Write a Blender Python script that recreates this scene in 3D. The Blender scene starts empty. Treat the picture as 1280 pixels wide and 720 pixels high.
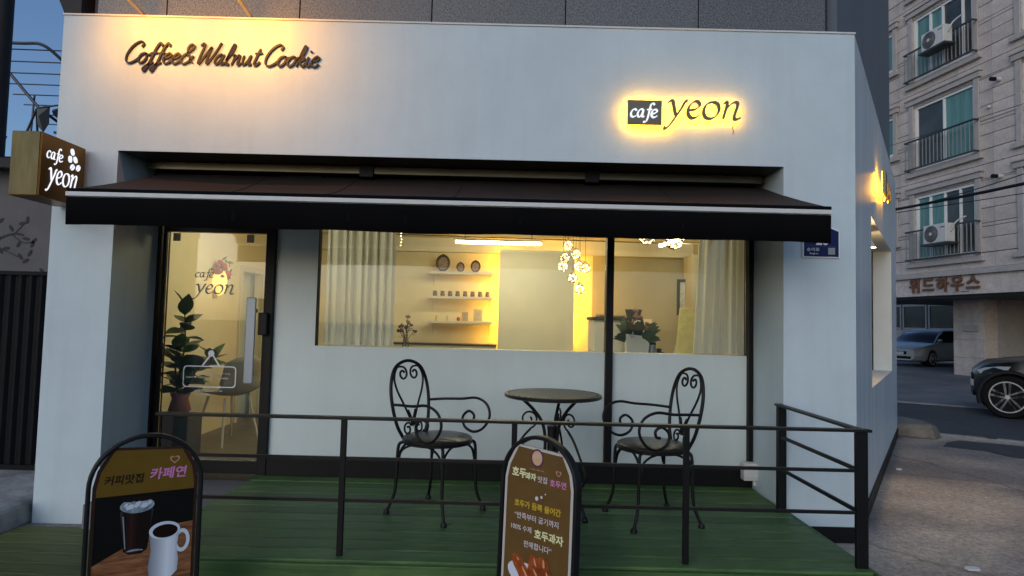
import bpy, bmesh, math, random
from math import sin, cos, pi, radians as R
from mathutils import Vector, Matrix
random.seed(7)
sc = bpy.context.scene
C = sc.collection

# ------------------------------------------------------------------ camera
cd = bpy.data.cameras.new('camera'); cam = bpy.data.objects.new('camera', cd); C.objects.link(cam)
cd.sensor_width = 36; cd.lens = 21.94; cd.clip_start = .05; cd.clip_end = 600
_p, _r = R(3.08), R(1.4)
fw = Vector((0, cos(_p), sin(_p))); rt = Vector((1, 0, 0)); up = rt.cross(fw)
rt2 = rt*cos(_r)+up*sin(_r); up2 = up*cos(_r)-rt*sin(_r)
cam.matrix_world = Matrix(((rt2.x, up2.x, -fw.x, 0), (rt2.y, up2.y, -fw.y, 0), (rt2.z, up2.z, -fw.z, 1.38), (0, 0, 0, 1)))
sc.camera = cam

# ------------------------------------------------------------------ light
w = bpy.data.worlds.new('World'); sc.world = w; w.use_nodes = True
wn = w.node_tree.nodes; wl = w.node_tree.links
sky = wn.new('ShaderNodeTexSky'); sky.sky_type = 'NISHITA'; sky.sun_disc = False
sky.sun_elevation = R(24); sky.sun_rotation = R(206); sky.ozone_density = 5.0; sky.air_density = 1.0; sky.dust_density = 2.2
wl.new(sky.outputs[0], wn['Background'].inputs[0]); wn['Background'].inputs[1].default_value = .10
sl = bpy.data.lights.new('sun', 'SUN'); sl.energy = .03; sl.angle = R(45); sl.color = (1, .93, .86)
so = bpy.data.objects.new('sun', sl); C.objects.link(so); so.rotation_euler = (R(66), 0, R(-26))
sc.view_settings.view_transform = 'Standard'; sc.view_settings.look = 'None'
sc.view_settings.gamma = 1; sc.view_settings.exposure = 0.43
sc.view_settings.use_curve_mapping = False
sc.cycles.use_denoising = True
sc.cycles.max_bounces = 8; sc.cycles.transparent_max_bounces = 16
sc.cycles.caustics_reflective = False; sc.cycles.caustics_refractive = False
sc.cycles.sample_clamp_indirect = 4

# ------------------------------------------------------------------ materials
MT = {}
def mat(name, col=(.5, .5, .5), rough=.6, metal=0., var=0., scale=8., bump=0., bscale=None, spec=None, emit=None, estr=0., stretch=None, col2=None, coat=0.):
    if name in MT: return MT[name]
    m = bpy.data.materials.new(name); m.use_nodes = True
    nt = m.node_tree; b = nt.nodes['Principled BSDF']
    b.inputs['Base Color'].default_value = (*col, 1); b.inputs['Roughness'].default_value = rough
    b.inputs['Metallic'].default_value = metal
    if spec is not None: b.inputs['Specular IOR Level'].default_value = spec
    if coat: b.inputs['Coat Weight'].default_value = coat; b.inputs['Coat Roughness'].default_value = .08
    if emit: b.inputs['Emission Color'].default_value = (*emit, 1); b.inputs['Emission Strength'].default_value = estr
    if var or bump or col2:
        tc = nt.nodes.new('ShaderNodeTexCoord'); mp = nt.nodes.new('ShaderNodeMapping')
        nt.links.new(tc.outputs['Object'], mp.inputs[0])
        if stretch: mp.inputs['Scale'].default_value = stretch
        if var or col2:
            n = nt.nodes.new('ShaderNodeTexNoise'); n.inputs['Scale'].default_value = scale; n.inputs['Detail'].default_value = 6; n.inputs['Roughness'].default_value = .65
            nt.links.new(mp.outputs[0], n.inputs['Vector'])
            rp = nt.nodes.new('ShaderNodeValToRGB'); rp.color_ramp.elements[0].position = .3; rp.color_ramp.elements[1].position = .7
            a = col2 if col2 else tuple(max(0, c*(1-var)) for c in col)
            bb = col if col2 else tuple(min(1, c*(1+var)) for c in col)
            rp.color_ramp.elements[0].color = (*a, 1); rp.color_ramp.elements[1].color = (*bb, 1)
            nt.links.new(n.outputs['Fac'], rp.inputs[0]); nt.links.new(rp.outputs[0], b.inputs['Base Color'])
        if bump:
            n2 = nt.nodes.new('ShaderNodeTexNoise'); n2.inputs['Scale'].default_value = bscale or scale*6; n2.inputs['Detail'].default_value = 5
            nt.links.new(mp.outputs[0], n2.inputs['Vector'])
            bp = nt.nodes.new('ShaderNodeBump'); bp.inputs['Strength'].default_value = bump; bp.inputs['Distance'].default_value = .01
            nt.links.new(n2.outputs['Fac'], bp.inputs['Height']); nt.links.new(bp.outputs[0], b.inputs['Normal'])
    MT[name] = m; return m
def emis(name, col, s):
    if name in MT: return MT[name]
    m = bpy.data.materials.new(name); m.use_nodes = True; nt = m.node_tree
    nt.nodes.remove(nt.nodes['Principled BSDF']); e = nt.nodes.new('ShaderNodeEmission')
    e.inputs[0].default_value = (*col, 1); e.inputs[1].default_value = s
    nt.links.new(e.outputs[0], nt.nodes['Material Output'].inputs[0]); MT[name] = m; return m
def glass(name, tint=(1, 1, 1), k=1.0, ior=1.4, rough=.0):
    if name in MT: return MT[name]
    m = bpy.data.materials.new(name); m.use_nodes = True; nt = m.node_tree
    nt.nodes.remove(nt.nodes['Principled BSDF'])
    t = nt.nodes.new('ShaderNodeBsdfTransparent'); t.inputs[0].default_value = (*tint, 1)
    g = nt.nodes.new('ShaderNodeBsdfGlossy'); g.inputs['Roughness'].default_value = rough
    f = nt.nodes.new('ShaderNodeFresnel'); f.inputs[0].default_value = ior
    mu = nt.nodes.new('ShaderNodeMath'); mu.operation = 'MULTIPLY'; mu.inputs[1].default_value = k
    mx = nt.nodes.new('ShaderNodeMixShader')
    nt.links.new(f.outputs[0], mu.inputs[0]); nt.links.new(mu.outputs[0], mx.inputs[0])
    nt.links.new(t.outputs[0], mx.inputs[1]); nt.links.new(g.outputs[0], mx.inputs[2])
    nt.links.new(mx.outputs[0], nt.nodes['Material Output'].inputs[0]); MT[name] = m; return m

def concrete_ground():
    m = mat('ground_concrete', (.375, .365, .335), .85, var=.3, scale=1.1, bump=.5, bscale=30)
    nt = m.node_tree; b = nt.nodes['Principled BSDF']
    src = b.inputs['Base Color'].links[0].from_socket
    tc = nt.nodes.new('ShaderNodeTexCoord')
    v = nt.nodes.new('ShaderNodeTexNoise'); v.inputs['Scale'].default_value = .55; v.inputs['Detail'].default_value = 9; v.inputs['Distortion'].default_value = 1.2
    nt.links.new(tc.outputs['Object'], v.inputs['Vector'])
    rp = nt.nodes.new('ShaderNodeValToRGB'); rp.color_ramp.elements[0].position = .40; rp.color_ramp.elements[0].color = (.5, .5, .53, 1)
    rp.color_ramp.elements[1].position = .6; rp.color_ramp.elements[1].color = (1.12, 1.02, .90, 1)
    nt.links.new(v.outputs['Fac'], rp.inputs[0])
    n3 = nt.nodes.new('ShaderNodeTexNoise'); n3.inputs['Scale'].default_value = 60; n3.inputs['Detail'].default_value = 3
    nt.links.new(tc.outputs['Object'], n3.inputs['Vector'])
    r3 = nt.nodes.new('ShaderNodeValToRGB'); r3.color_ramp.elements[0].position = .3; r3.color_ramp.elements[0].color = (.75, .75, .75, 1); r3.color_ramp.elements[1].position = .7; r3.color_ramp.elements[1].color = (1.2, 1.2, 1.2, 1)
    nt.links.new(n3.outputs['Fac'], r3.inputs[0])
    cur = src
    mpc = nt.nodes.new('ShaderNodeMapping'); nz = nt.nodes.new('ShaderNodeTexNoise'); nz.inputs['Scale'].default_value = 2.5; nz.inputs['Detail'].default_value = 6
    nt.links.new(tc.outputs['Object'], nz.inputs['Vector']); ad = nt.nodes.new('ShaderNodeMix'); ad.data_type = 'VECTOR'; ad.inputs[0].default_value = .28
    nt.links.new(tc.outputs['Object'], ad.inputs[4]); nt.links.new(nz.outputs['Color'], ad.inputs[5])
    vo = nt.nodes.new('ShaderNodeTexVoronoi'); vo.feature = 'DISTANCE_TO_EDGE'; vo.inputs['Scale'].default_value = .5; nt.links.new(ad.outputs[1], vo.inputs['Vector'])
    rc = nt.nodes.new('ShaderNodeValToRGB'); rc.color_ramp.elements[0].position = .004; rc.color_ramp.elements[0].color = (.74, .72, .70, 1); rc.color_ramp.elements[1].position = .011; rc.color_ramp.elements[1].color = (1, 1, 1, 1); nt.links.new(vo.outputs['Distance'], rc.inputs[0])
    sp_ = nt.nodes.new('ShaderNodeTexNoise'); sp_.inputs['Scale'].default_value = 22; sp_.inputs['Detail'].default_value = 8; sp_.inputs['Roughness'].default_value = .75; nt.links.new(tc.outputs['Object'], sp_.inputs['Vector'])
    rs = nt.nodes.new('ShaderNodeValToRGB'); rs.color_ramp.elements[0].position = .33; rs.color_ramp.elements[0].color = (.62, .60, .58, 1); rs.color_ramp.elements[1].position = .62; rs.color_ramp.elements[1].color = (1.28, 1.27, 1.25, 1); nt.links.new(sp_.outputs['Fac'], rs.inputs[0])
    for q in (rp, r3, rc, rs):
        mx = nt.nodes.new('ShaderNodeMix'); mx.data_type = 'RGBA'; mx.blend_type = 'MULTIPLY'; mx.inputs[0].default_value = 1
        nt.links.new(cur, mx.inputs[6]); nt.links.new(q.outputs[0], mx.inputs[7]); cur = mx.outputs[2]
    nt.links.new(cur, b.inputs['Base Color'])
    return m

mat('white_paint', (.54, .64, .68), .6, var=.05, scale=1.6, bump=.3, bscale=170)
mat('side_paint', (.58, .66, .69), .32, var=.10, scale=1.3, stretch=(1, 1, .25), bump=.05, bscale=60)
mat('panel_white', (.63, .71, .70), .3, var=.03, scale=2, bump=.05, bscale=120)
mat('black_metal', (.0055, .0055, .006), .5, spec=.22, bump=.05, bscale=60)
mat('iron', (.007, .0065, .006), .45, spec=.3, var=.4, scale=40, bump=.15, bscale=220)
mat('seat_iron', (.016, .015, .013), .33, var=.5, scale=30, bump=.2, bscale=150)
mat('granite', (.105, .108, .11), .42, var=.9, scale=95, bump=.06, bscale=160)
mat('dark_wall', (.018, .02, .022), .7, var=.3, scale=6)
mat('upper_side', (.10, .125, .15), .5, var=.18, scale=2, stretch=(1, 1, .2))
mat('soffit_brown', (.045, .036, .028), .45, var=.3, scale=3)
mat('beige_metal', (.11, .095, .06), .22, metal=.7, var=.25, scale=3, stretch=(1, 4, 4))
mat('awning_fabric', (.019, .0105, .0075), .85, var=.18, scale=3, bump=.25, bscale=500)
mat('valance_fabric', (.0045, .0045, .0052), .95, spec=.1, bump=.2, bscale=500)
mat('white_trim', (.62, .62, .60), .6, var=.06, scale=14)
mat('deck_green', (.080, .160, .050), .5, spec=.3, col2=(.040, .092, .028), scale=5, stretch=(.5, 5, 5), bump=.35, bscale=14)
mat('turf_green', (.125, .145, .045), .65, spec=.25, col2=(.08, .10, .033), scale=4, stretch=(.7, 4, 4), bump=.3, bscale=16)
mat('landing_tile', (.15, .15, .155), .6, var=.12, scale=5, bump=.12, bscale=50)
mat('cream_wall', (.76, .68, .48), .7, var=.05, scale=3, bump=.08, bscale=140)
mat('cream_pale', (.66, .62, .50), .65, var=.06, scale=2.2, bump=.06, bscale=90)
mat('ceiling_cream', (.68, .64, .52), .75, var=.05, scale=2)
mat('wood_floor', (.12, .10, .075), .4, var=.3, scale=3, stretch=(1, 8, 1))
mat('shelf_white', (.62, .58, .48), .5)
def curtain_mat():
    m = bpy.data.materials.new('curtain'); m.use_nodes = True; nt = m.node_tree; nt.nodes.remove(nt.nodes['Principled BSDF'])
    d = nt.nodes.new('ShaderNodeBsdfDiffuse'); t = nt.nodes.new('ShaderNodeBsdfTranslucent'); x = nt.nodes.new('ShaderNodeMixShader')
    d.inputs[0].default_value = (.72, .74, .74, 1); t.inputs[0].default_value = (.80, .83, .82, 1); x.inputs[0].default_value = .55
    nt.links.new(d.outputs[0], x.inputs[1]); nt.links.new(t.outputs[0], x.inputs[2]); nt.links.new(x.outputs[0], nt.nodes['Material Output'].inputs[0]); MT['curtain'] = m
curtain_mat()
mat('letter_brown', (.014, .008, .004), .5, var=.2, scale=20, spec=.25)
mat('letter_bronze', (.16, .135, .09), .4, metal=.3)
mat('brass', (.20, .095, .018), .36, metal=.7, var=.15, scale=2.2, stretch=(3, 3, .6))
mat('brass_dark', (.05, .042, .016), .3, metal=.7, var=.5, scale=2.6, stretch=(5, 5, .8))
mat('steel', (.26, .29, .33), .42, metal=.6)
mat('plastic_white', (.6, .62, .62), .45)
mat('blue_plate', (.003, .010, .075), .45, spec=.25)
mat('white_print', (.75, .75, .74), .6)
mat('glass_gray_print', (.20, .22, .23), .5)
emis('halo', (1, .44, .012), 36)
emis('sign_white', (.82, .88, 1), .95)
emis('tube_light', (1, .88, .56), 43)
emis('led_strip', (1, .48, .03), 75)
emis('fairy', (1, .80, .42), 7)
emis('bulb', (1, .72, .36), 25)
glass('pane_glass', (.96, .985, .975), 1.0, 1.5)
glass('globe_glass', (.93, .9, .82), 1.0, 1.45)
mat('asphalt', (.042, .044, .047), .75, var=.25, scale=4, bump=.3, bscale=60)
mat('forecourt', (.15, .15, .15), .8, var=.2, scale=1.3, bump=.2, bscale=40)
mat('gutter', (.26, .26, .25), .8, var=.25, scale=5)
mat('kerb', (.15, .14, .12), .85, var=.3, scale=6, bump=.4, bscale=30)
mat('villa_stone', (.62, .545, .49), .8, var=.15, scale=4, bump=.2, bscale=60)
mat('villa_trim', (.44, .405, .375), .7, var=.12, scale=5)
mat('villa_joint', (.26, .23, .20), .9)
mat('window_white', (.80, .80, .78), .4)
mat('pane_teal', (.12, .26, .24), .15, var=.35, scale=1.5, stretch=(1, 3, .3))
mat('pane_dark', (.055, .065, .064), .12, var=.4, scale=1.2)
mat('rail_gray', (.055, .055, .055), .4, metal=.3)
mat('rail_bar', (.34, .34, .32), .4, metal=.4)
mat('ac_white', (.60, .60, .57), .5, var=.05, scale=6)
mat('ac_dark', (.07, .07, .07), .6)
mat('rust_letter', (.16, .075, .04), .6, var=.4, scale=30)
mat('car_black', (.004, .0045, .005), .25, spec=.35)
mat('car_silver', (.42, .44, .45), .35, metal=.35)
mat('car_glass', (.006, .007, .008), .1, spec=.25)
mat('tyre', (.007, .007, .007), .85, spec=.2)
mat('rim', (.62, .62, .62), .35, metal=.2)
mat('rim_dark', (.008, .008, .008), .6, spec=.2)
mat('lamp_lens', (.5, .53, .55), .12)
mat('fence_black', (.0045, .005, .006), .6, spec=.15, var=.3, scale=5)
mat('gray_plaster', (.12, .115, .118), .85, var=.2, scale=2, bump=.3, bscale=40)
mat('mural_black', (.012, .012, .013), .7)
mat('rough_concrete', (.46, .45, .42), .9, col2=(.15, .15, .145), scale=5, bump=.8, bscale=18)
mat('roof_dark', (.025, .024, .025), .8)
mat('rack_metal', (.07, .08, .09), .5, metal=.4)
mat('cloth_gray', (.11, .12, .12), .9)
mat('cable', (.006, .006, .006), .6)
mat('leaf', (.085, .17, .045), .38, var=.35, scale=5)
mat('leaf_dark', (.026, .062, .022), .4, var=.3, scale=6)
mat('stem', (.06, .045, .025), .8)
mat('pot_gray', (.035, .038, .042), .6, var=.2, scale=8)
mat('pink_plastic', (.30, .12, .13), .6)
mat('chair_shell', (.30, .29, .26), .5)
mat('chair_leg_white', (.62, .58, .48), .4)
mat('dried_flower', (.20, .10, .085), .9, var=.5, scale=30)
mat('red_flower', (.42, .035, .02), .8, var=.4, scale=40)
mat('oval_brown', (.055, .026, .018), .4, var=.3, scale=30)
mat('portrait', (.36, .28, .22), .6, col2=(.09, .05, .035), scale=38)
mat('jar_brown', (.09, .040, .018), .25, var=.3, scale=30)
mat('gold_frame', (.50, .36, .14), .35, metal=.6)
mat('photo_gray', (.42, .42, .40), .5, col2=(.22, .22, .22), scale=18)
mat('menu_paper', (.75, .66, .28), .7, col2=(.58, .50, .20), scale=16)
mat('menu_paper2', (.78, .52, .12), .7, col2=(.66, .42, .10), scale=14)
mat('paper', (.62, .63, .64), .7)
mat('board_frame', (.010, .010, .011), .4, spec=.2)
mat('board_brown_edge', (.035, .012, .008), .5, spec=.2)
mat('board_white_edge', (.50, .48, .44), .6, spec=.2)
mat('print_ochre', (.135, .080, .010), .55, spec=.12, var=.08, scale=12)
mat('print_brown', (.13, .072, .022), .55, spec=.12, var=.1, scale=12)
mat('print_black', (.004, .004, .004), .5, spec=.12)
mat('print_pink', (.62, .22, .47), .6, spec=.12)
mat('print_pale_pink', (.50, .26, .20), .6, spec=.12)
mat('print_darktext', (.018, .010, .004), .6, spec=.12)
mat('print_yellow', (.52, .36, .03), .6, spec=.12)
mat('print_cream', (.72, .72, .40), .6, spec=.12)
mat('print_white', (.62, .58, .60), .6, spec=.12)
mat('print_purple', (.10, .03, .085), .6, spec=.12)
mat('print_lilac', (.62, .40, .36), .6, spec=.12, col2=(.55, .36, .12), scale=40)
mat('print_wood', (.36, .17, .075), .55, spec=.12, col2=(.08, .022, .008), scale=7, stretch=(1.2, 1, 7))
mat('print_mug', (.60, .68, .78), .5, spec=.12)
mat('print_mugshade', (.23, .27, .33), .5, spec=.12)
mat('print_coffee', (.010, .004, .003), .5, spec=.12)
mat('print_cola', (.012, .006, .005), .4, spec=.12)
mat('print_ice', (.42, .54, .62), .5, spec=.12, col2=(.06, .09, .12), scale=30)
mat('print_cookie', (.40, .10, .025), .5, spec=.12, col2=(.13, .022, .006), scale=24)
mat('print_cookie_hi', (.62, .30, .16), .5, spec=.12)
mat('print_plate', (.60, .63, .74), .5, spec=.12)

def weather(name, sc_, lo, hi, p0=.35, p1=.65, detail=8, dist=0.):
    m = MT[name]; nt = m.node_tree; b = nt.nodes['Principled BSDF']; inp = b.inputs['Base Color']
    tc = nt.nodes.new('ShaderNodeTexCoord'); mp = nt.nodes.new('ShaderNodeMapping'); mp.inputs['Scale'].default_value = sc_; nt.links.new(tc.outputs['Object'], mp.inputs[0])
    n = nt.nodes.new('ShaderNodeTexNoise'); n.inputs['Scale'].default_value = 1; n.inputs['Detail'].default_value = detail; n.inputs['Roughness'].default_value = .6; n.inputs['Distortion'].default_value = dist; nt.links.new(mp.outputs[0], n.inputs['Vector'])
    r_ = nt.nodes.new('ShaderNodeValToRGB'); r_.color_ramp.elements[0].position = p0; r_.color_ramp.elements[1].position = p1; r_.color_ramp.elements[0].color = (*lo, 1); r_.color_ramp.elements[1].color = (*hi, 1); nt.links.new(n.outputs['Fac'], r_.inputs[0])
    mx = nt.nodes.new('ShaderNodeMix'); mx.data_type = 'RGBA'; mx.blend_type = 'MULTIPLY'; mx.inputs[0].default_value = 1
    if inp.links: nt.links.new(inp.links[0].from_socket, mx.inputs[6])
    else: mx.inputs[6].default_value = inp.default_value
    nt.links.new(r_.outputs[0], mx.inputs[7]); nt.links.new(mx.outputs[2], inp)
weather('white_paint', (7, 7, .5), (.95, .95, .945), (1, 1, 1), .30, .52)
weather('white_paint', (.9, .9, .7), (.955, .955, .955), (1.02, 1.02, 1.02), .4, .6)
weather('side_paint', (9, 9, .45), (.80, .82, .84), (1.05, 1.05, 1.05), .35, .6)
weather('panel_white', (5, 5, .6), (.94, .94, .93), (1, 1, 1))
weather('deck_green', (2.2, 2.2, 2.2), (.62, .66, .66), (1.22, 1.15, 1.1), .35, .68, 9, .6)
weather('deck_green', (3, 40, 40), (.86, .88, .88), (1.08, 1.05, 1.05), .38, .55)
weather('turf_green', (3, 40, 40), (.72, .75, .75), (1.08, 1.05, 1.05), .38, .55)
weather('awning_fabric', (2.5, 1.2, 1.2), (.75, .75, .75), (1.2, 1.17, 1.15), .35, .7)
weather('villa_stone', (1.2, 1.2, .5), (.82, .82, .83), (1.06, 1.05, 1.04), .35, .62)
weather('villa_stone', (22, 22, 22), (.84, .84, .84), (1.08, 1.08, 1.08), .3, .7, 3)
weather('asphalt', (60, 60, 60), (.7, .7, .7), (1.3, 1.3, 1.3), .3, .7, 2)
weather('asphalt', (.5, .5, .5), (.8, .8, .82), (1.15, 1.13, 1.1), .4, .6, 6)
weather('forecourt', (.35, .35, .35), (.7, .7, .72), (1.1, 1.1, 1.08), .4, .6, 8, .8)
def per_board(name, lo, hi):
    nt = MT[name].node_tree; inp = nt.nodes['Principled BSDF'].inputs['Base Color']; oi = nt.nodes.new('ShaderNodeObjectInfo'); mr = nt.nodes.new('ShaderNodeMapRange'); mr.inputs[3].default_value = lo; mr.inputs[4].default_value = hi
    nt.links.new(oi.outputs['Random'], mr.inputs[0]); mx = nt.nodes.new('ShaderNodeMix'); mx.data_type = 'RGBA'; mx.blend_type = 'MULTIPLY'; mx.inputs[0].default_value = 1
    nt.links.new(inp.links[0].from_socket, mx.inputs[6]); nt.links.new(mr.outputs[0], mx.inputs[7]); nt.links.new(mx.outputs[2], inp)
per_board('deck_green', .74, 1.24); per_board('turf_green', .85, 1.12); per_board('villa_stone', .92, 1.07); per_board('granite', .9, 1.1)
def grad(name, x0, x1, stops):
    m = mat(name, (.5, .5, .5), .5, spec=.12); nt = m.node_tree; tc = nt.nodes.new('ShaderNodeTexCoord'); sp = nt.nodes.new('ShaderNodeSeparateXYZ'); mr = nt.nodes.new('ShaderNodeMapRange'); rp_ = nt.nodes.new('ShaderNodeValToRGB')
    mr.inputs[1].default_value = x0; mr.inputs[2].default_value = x1; nt.links.new(tc.outputs['Object'], sp.inputs[0]); nt.links.new(sp.outputs[0], mr.inputs[0]); nt.links.new(mr.outputs[0], rp_.inputs[0])
    el = rp_.color_ramp.elements; el[0].position, el[0].color = stops[0][0], (*stops[0][1], 1); el[1].position, el[1].color = stops[-1][0], (*stops[-1][1], 1)
    for p_, c_ in stops[1:-1]: q_ = el.new(p_); q_.color = (*c_, 1)
    nt.links.new(rp_.outputs[0], nt.nodes['Principled BSDF'].inputs['Base Color'])
grad('print_mug_round', .016, .128, [(0, (.20, .23, .28)), (.3, (.42, .47, .54)), (.62, (.74, .80, .88)), (.85, (.60, .67, .76)), (1, (.34, .40, .48))])
grad('print_glass_round', -.09, .03, [(0, (.05, .05, .055)), (.12, (.006, .004, .004)), (.35, (.030, .012, .008)), (.55, (.010, .005, .004)), (.9, (.008, .005, .004)), (1, (.05, .045, .045))])

# ------------------------------------------------------------------ mesh helper
def cr(pts, n=6, closed=False):
    P = [Vector(p) for p in pts]; out = []; m = len(P)
    for i in range(m if closed else m-1):
        p0 = P[(i-1) % m] if closed or i > 0 else P[0]*2-P[1]
        p1 = P[i]; p2 = P[(i+1) % m]
        p3 = P[(i+2) % m] if closed or i+2 < m else P[-1]*2-P[-2]
        for k in range(n):
            t = k/n
            out.append(.5*((2*p1)+(p2-p0)*t+(2*p0-5*p1+4*p2-p3)*t*t+(3*p1-p0-3*p2+p3)*t**3))
    if not closed: out.append(P[-1])
    return out
class MB:
    def __init__(s): s.v = []; s.f = []
    def add(s, vs, fs):
        o = len(s.v); s.v += [tuple(p) for p in vs]; s.f += [tuple(i+o for i in f) for f in fs]; return s
    def box(s, x0, x1, y0, y1, z0, z1):
        v = [(x, y, z) for z in (z0, z1) for y in (y0, y1) for x in (x0, x1)]
        return s.add(v, [(0, 2, 3, 1), (4, 5, 7, 6), (0, 1, 5, 4), (2, 6, 7, 3), (0, 4, 6, 2), (1, 3, 7, 5)])
    def quad(s, *p): return s.add(p, [tuple(range(len(p)))])
    def tube(s, pts, r, seg=8, closed=False, cap=True):
        P = [Vector(p) for p in pts]; n = len(P); rr = r if isinstance(r, (list, tuple)) else [r]*n
        rings = []; ref = None
        for i in range(n):
            a = P[(i-1) % n] if (closed or i > 0) else P[i]; b = P[(i+1) % n] if (closed or i < n-1) else P[i]
            t = (b-a)
            t = t.normalized() if t.length > 1e-9 else Vector((0, 0, 1))
            if ref is None: ref = Vector((0, 0, 1)) if abs(t.z) < .9 else Vector((1, 0, 0))
            u = (ref-t*ref.dot(t))
            u = u.normalized() if u.length > 1e-6 else t.orthogonal().normalized()
            ref = u; vv = t.cross(u)
            rings.append([P[i]+(u*cos(2*pi*k/seg)+vv*sin(2*pi*k/seg))*rr[i] for k in range(seg)])
        o = [p for g in rings for p in g]; f = []
        for i in range(n if closed else n-1):
            j = (i+1) % n
            for k in range(seg):
                f.append((i*seg+k, i*seg+(k+1) % seg, j*seg+(k+1) % seg, j*seg+k))
        if not closed and cap: f += [tuple(range(seg))[::-1], tuple((n-1)*seg+k for k in range(seg))]
        return s.add(o, f)
    def bar(s, p0, p1, wx, wz):
        a = Vector(p0); b = Vector(p1); t = (b-a).normalized()
        u = t.cross(Vector((0, 0, 1)))
        u = u.normalized() if u.length > 1e-5 else Vector((1, 0, 0))
        v = u.cross(t)
        o = [q+u*sx*wx/2+v*sz*wz/2 for q in (a, b) for sx, sz in ((-1, -1), (1, -1), (1, 1), (-1, 1))]
        return s.add(o, [(0, 1, 2, 3)[::-1], (4, 5, 6, 7), (0, 1, 5, 4), (1, 2, 6, 5), (2, 3, 7, 6), (3, 0, 4, 7)])
    def lathe(s, prof, c=(0, 0, 0), seg=20, axis='z'):
        o = []; n = len(prof)
        for r, h in prof:
            for k in range(seg):
                a = 2*pi*k/seg; x, y = r*cos(a), r*sin(a)
                p = (x, y, h) if axis == 'z' else ((x, h, y) if axis == 'y' else (h, x, y))
                o.append((p[0]+c[0], p[1]+c[1], p[2]+c[2]))
        f = [(i*seg+k, i*seg+(k+1) % seg, (i+1)*seg+(k+1) % seg, (i+1)*seg+k) for i in range(n-1) for k in range(seg)]
        f += [tuple(range(seg))[::-1], tuple((n-1)*seg+k for k in range(seg))]
        return s.add(o, f)
    def sphere(s, c, r, seg=12, rings=8, sz=1.):
        return s.lathe([(max(r*sin(pi*i/rings), 1e-4), -r*cos(pi*i/rings)*sz) for i in range(rings+1)], c, seg)
    def prism(s, pts, y0, y1):           # polygon in (x, z) extruded along y
        n = len(pts); o = [(p[0], y0, p[1]) for p in pts]+[(p[0], y1, p[1]) for p in pts]
        f = [tuple(range(n)), tuple(range(2*n-1, n-1, -1))]+[(i, i+n, (i+1) % n+n, (i+1) % n) for i in range(n)]
        return s.add(o, f)
    def flat(s, pts, z0, z1):            # polygon in (x, y) extruded along z
        n = len(pts); o = [(p[0], p[1], z0) for p in pts]+[(p[0], p[1], z1) for p in pts]
        f = [tuple(range(n))[::-1], tuple(range(n, 2*n))]+[(i, (i+1) % n, (i+1) % n+n, i+n) for i in range(n)]
        return s.add(o, f)
    def build(s, name, m, parent=None, smooth=False, bevel=0., loc=None, rot=None):
        me = bpy.data.meshes.new(name); me.from_pydata(s.v, [], s.f)
        bm = bmesh.new(); bm.from_mesh(me); bmesh.ops.recalc_face_normals(bm, faces=bm.faces); bm.to_mesh(me); bm.free()
        me.materials.append(MT[m] if isinstance(m, str) else m)
        if smooth:
            me.polygons.foreach_set('use_smooth', [True]*len(me.polygons))
            if smooth == 'auto': me.set_sharp_from_angle(angle=R(40))
        ob = bpy.data.objects.new(name, me); C.objects.link(ob)
        if parent: ob.parent = parent
        if loc: ob.location = loc
        if rot: ob.rotation_euler = rot
        if bevel:
            md = ob.modifiers.new('bevel', 'BEVEL'); md.width = bevel; md.segments = 2; md.limit_method = 'ANGLE'
        return ob
def inst(src, parent, loc=(0, 0, 0), rot=(0, 0, 0), scale=(1, 1, 1), name=None):
    o = bpy.data.objects.new(name or src.name.split('.')[0], src.data); C.objects.link(o); o.parent = parent
    o.location = loc; o.rotation_euler = rot; o.scale = scale
    for md in src.modifiers:
        q = o.modifiers.new(md.name, md.type); q.width = md.width; q.segments = md.segments; q.limit_method = md.limit_method
    return o
def thing(name, label, cat, loc=(0, 0, 0), rz=0., group=None):
    o = bpy.data.objects.new(name, None); C.objects.link(o); o.empty_display_size = .1
    o.location = loc; o.rotation_euler = (0, 0, rz); o['label'] = label; o['category'] = cat
    if group: o['group'] = group
    return o
def tag(o, label, cat, group=None):
    o['label'] = label; o['category'] = cat
    if group: o['group'] = group
    return o
def struct(o): o['kind'] = 'structure'; return o
def ell(cx, cz, rx, rz, n=24, a0=0, a1=2*pi, rot=0):
    o = []
    for i in range(n):
        a = a0+(a1-a0)*i/(n if abs(a1-a0-2*pi) < 1e-6 else n-1)
        x, z = rx*cos(a), rz*sin(a)
        o.append((cx+x*cos(rot)-z*sin(rot), cz+x*sin(rot)+z*cos(rot)))
    return o

# -- lettering: broad-nib / brush strokes as extruded ribbons
def ribbon(mb, pts, wmax, wmin, nib, y0, y1, n=5, taper=True, dy=0.):
    P = [Vector((p[0], p[1])) for p in cr([(a, b, 0) for a, b in pts], n)]
    m = len(P); L = []; Rr = []
    for i, p in enumerate(P):
        t = (P[min(i+1, m-1)]-P[max(i-1, 0)])
        t = t.normalized() if t.length > 1e-9 else Vector((1, 0))
        if nib is None: h = wmax
        else: h = wmin+(wmax-wmin)*abs(t.x*sin(nib)-t.y*cos(nib))
        if taper and (i == 0 or i == m-1): h *= .55
        nn = Vector((-t.y, t.x))*h/2
        L.append(p+nn); Rr.append(p-nn)
    v = []
    for i in range(m):
        v += [(L[i].x, y0+dy, L[i].y), (Rr[i].x, y0+dy, Rr[i].y), (L[i].x, y1+dy, L[i].y), (Rr[i].x, y1+dy, Rr[i].y)]
    f = []
    for i in range(m-1):
        a = i*4; b = a+4
        f += [(a, a+1, b+1, b), (a+2, b+2, b+3, a+3), (a, b, b+2, a+2), (a+1, a+3, b+3, b+1)]
    f += [(0, 2, 3, 1), (m*4-4, m*4-3, m*4-1, m*4-2)]
    mb.add(v, f)
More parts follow.
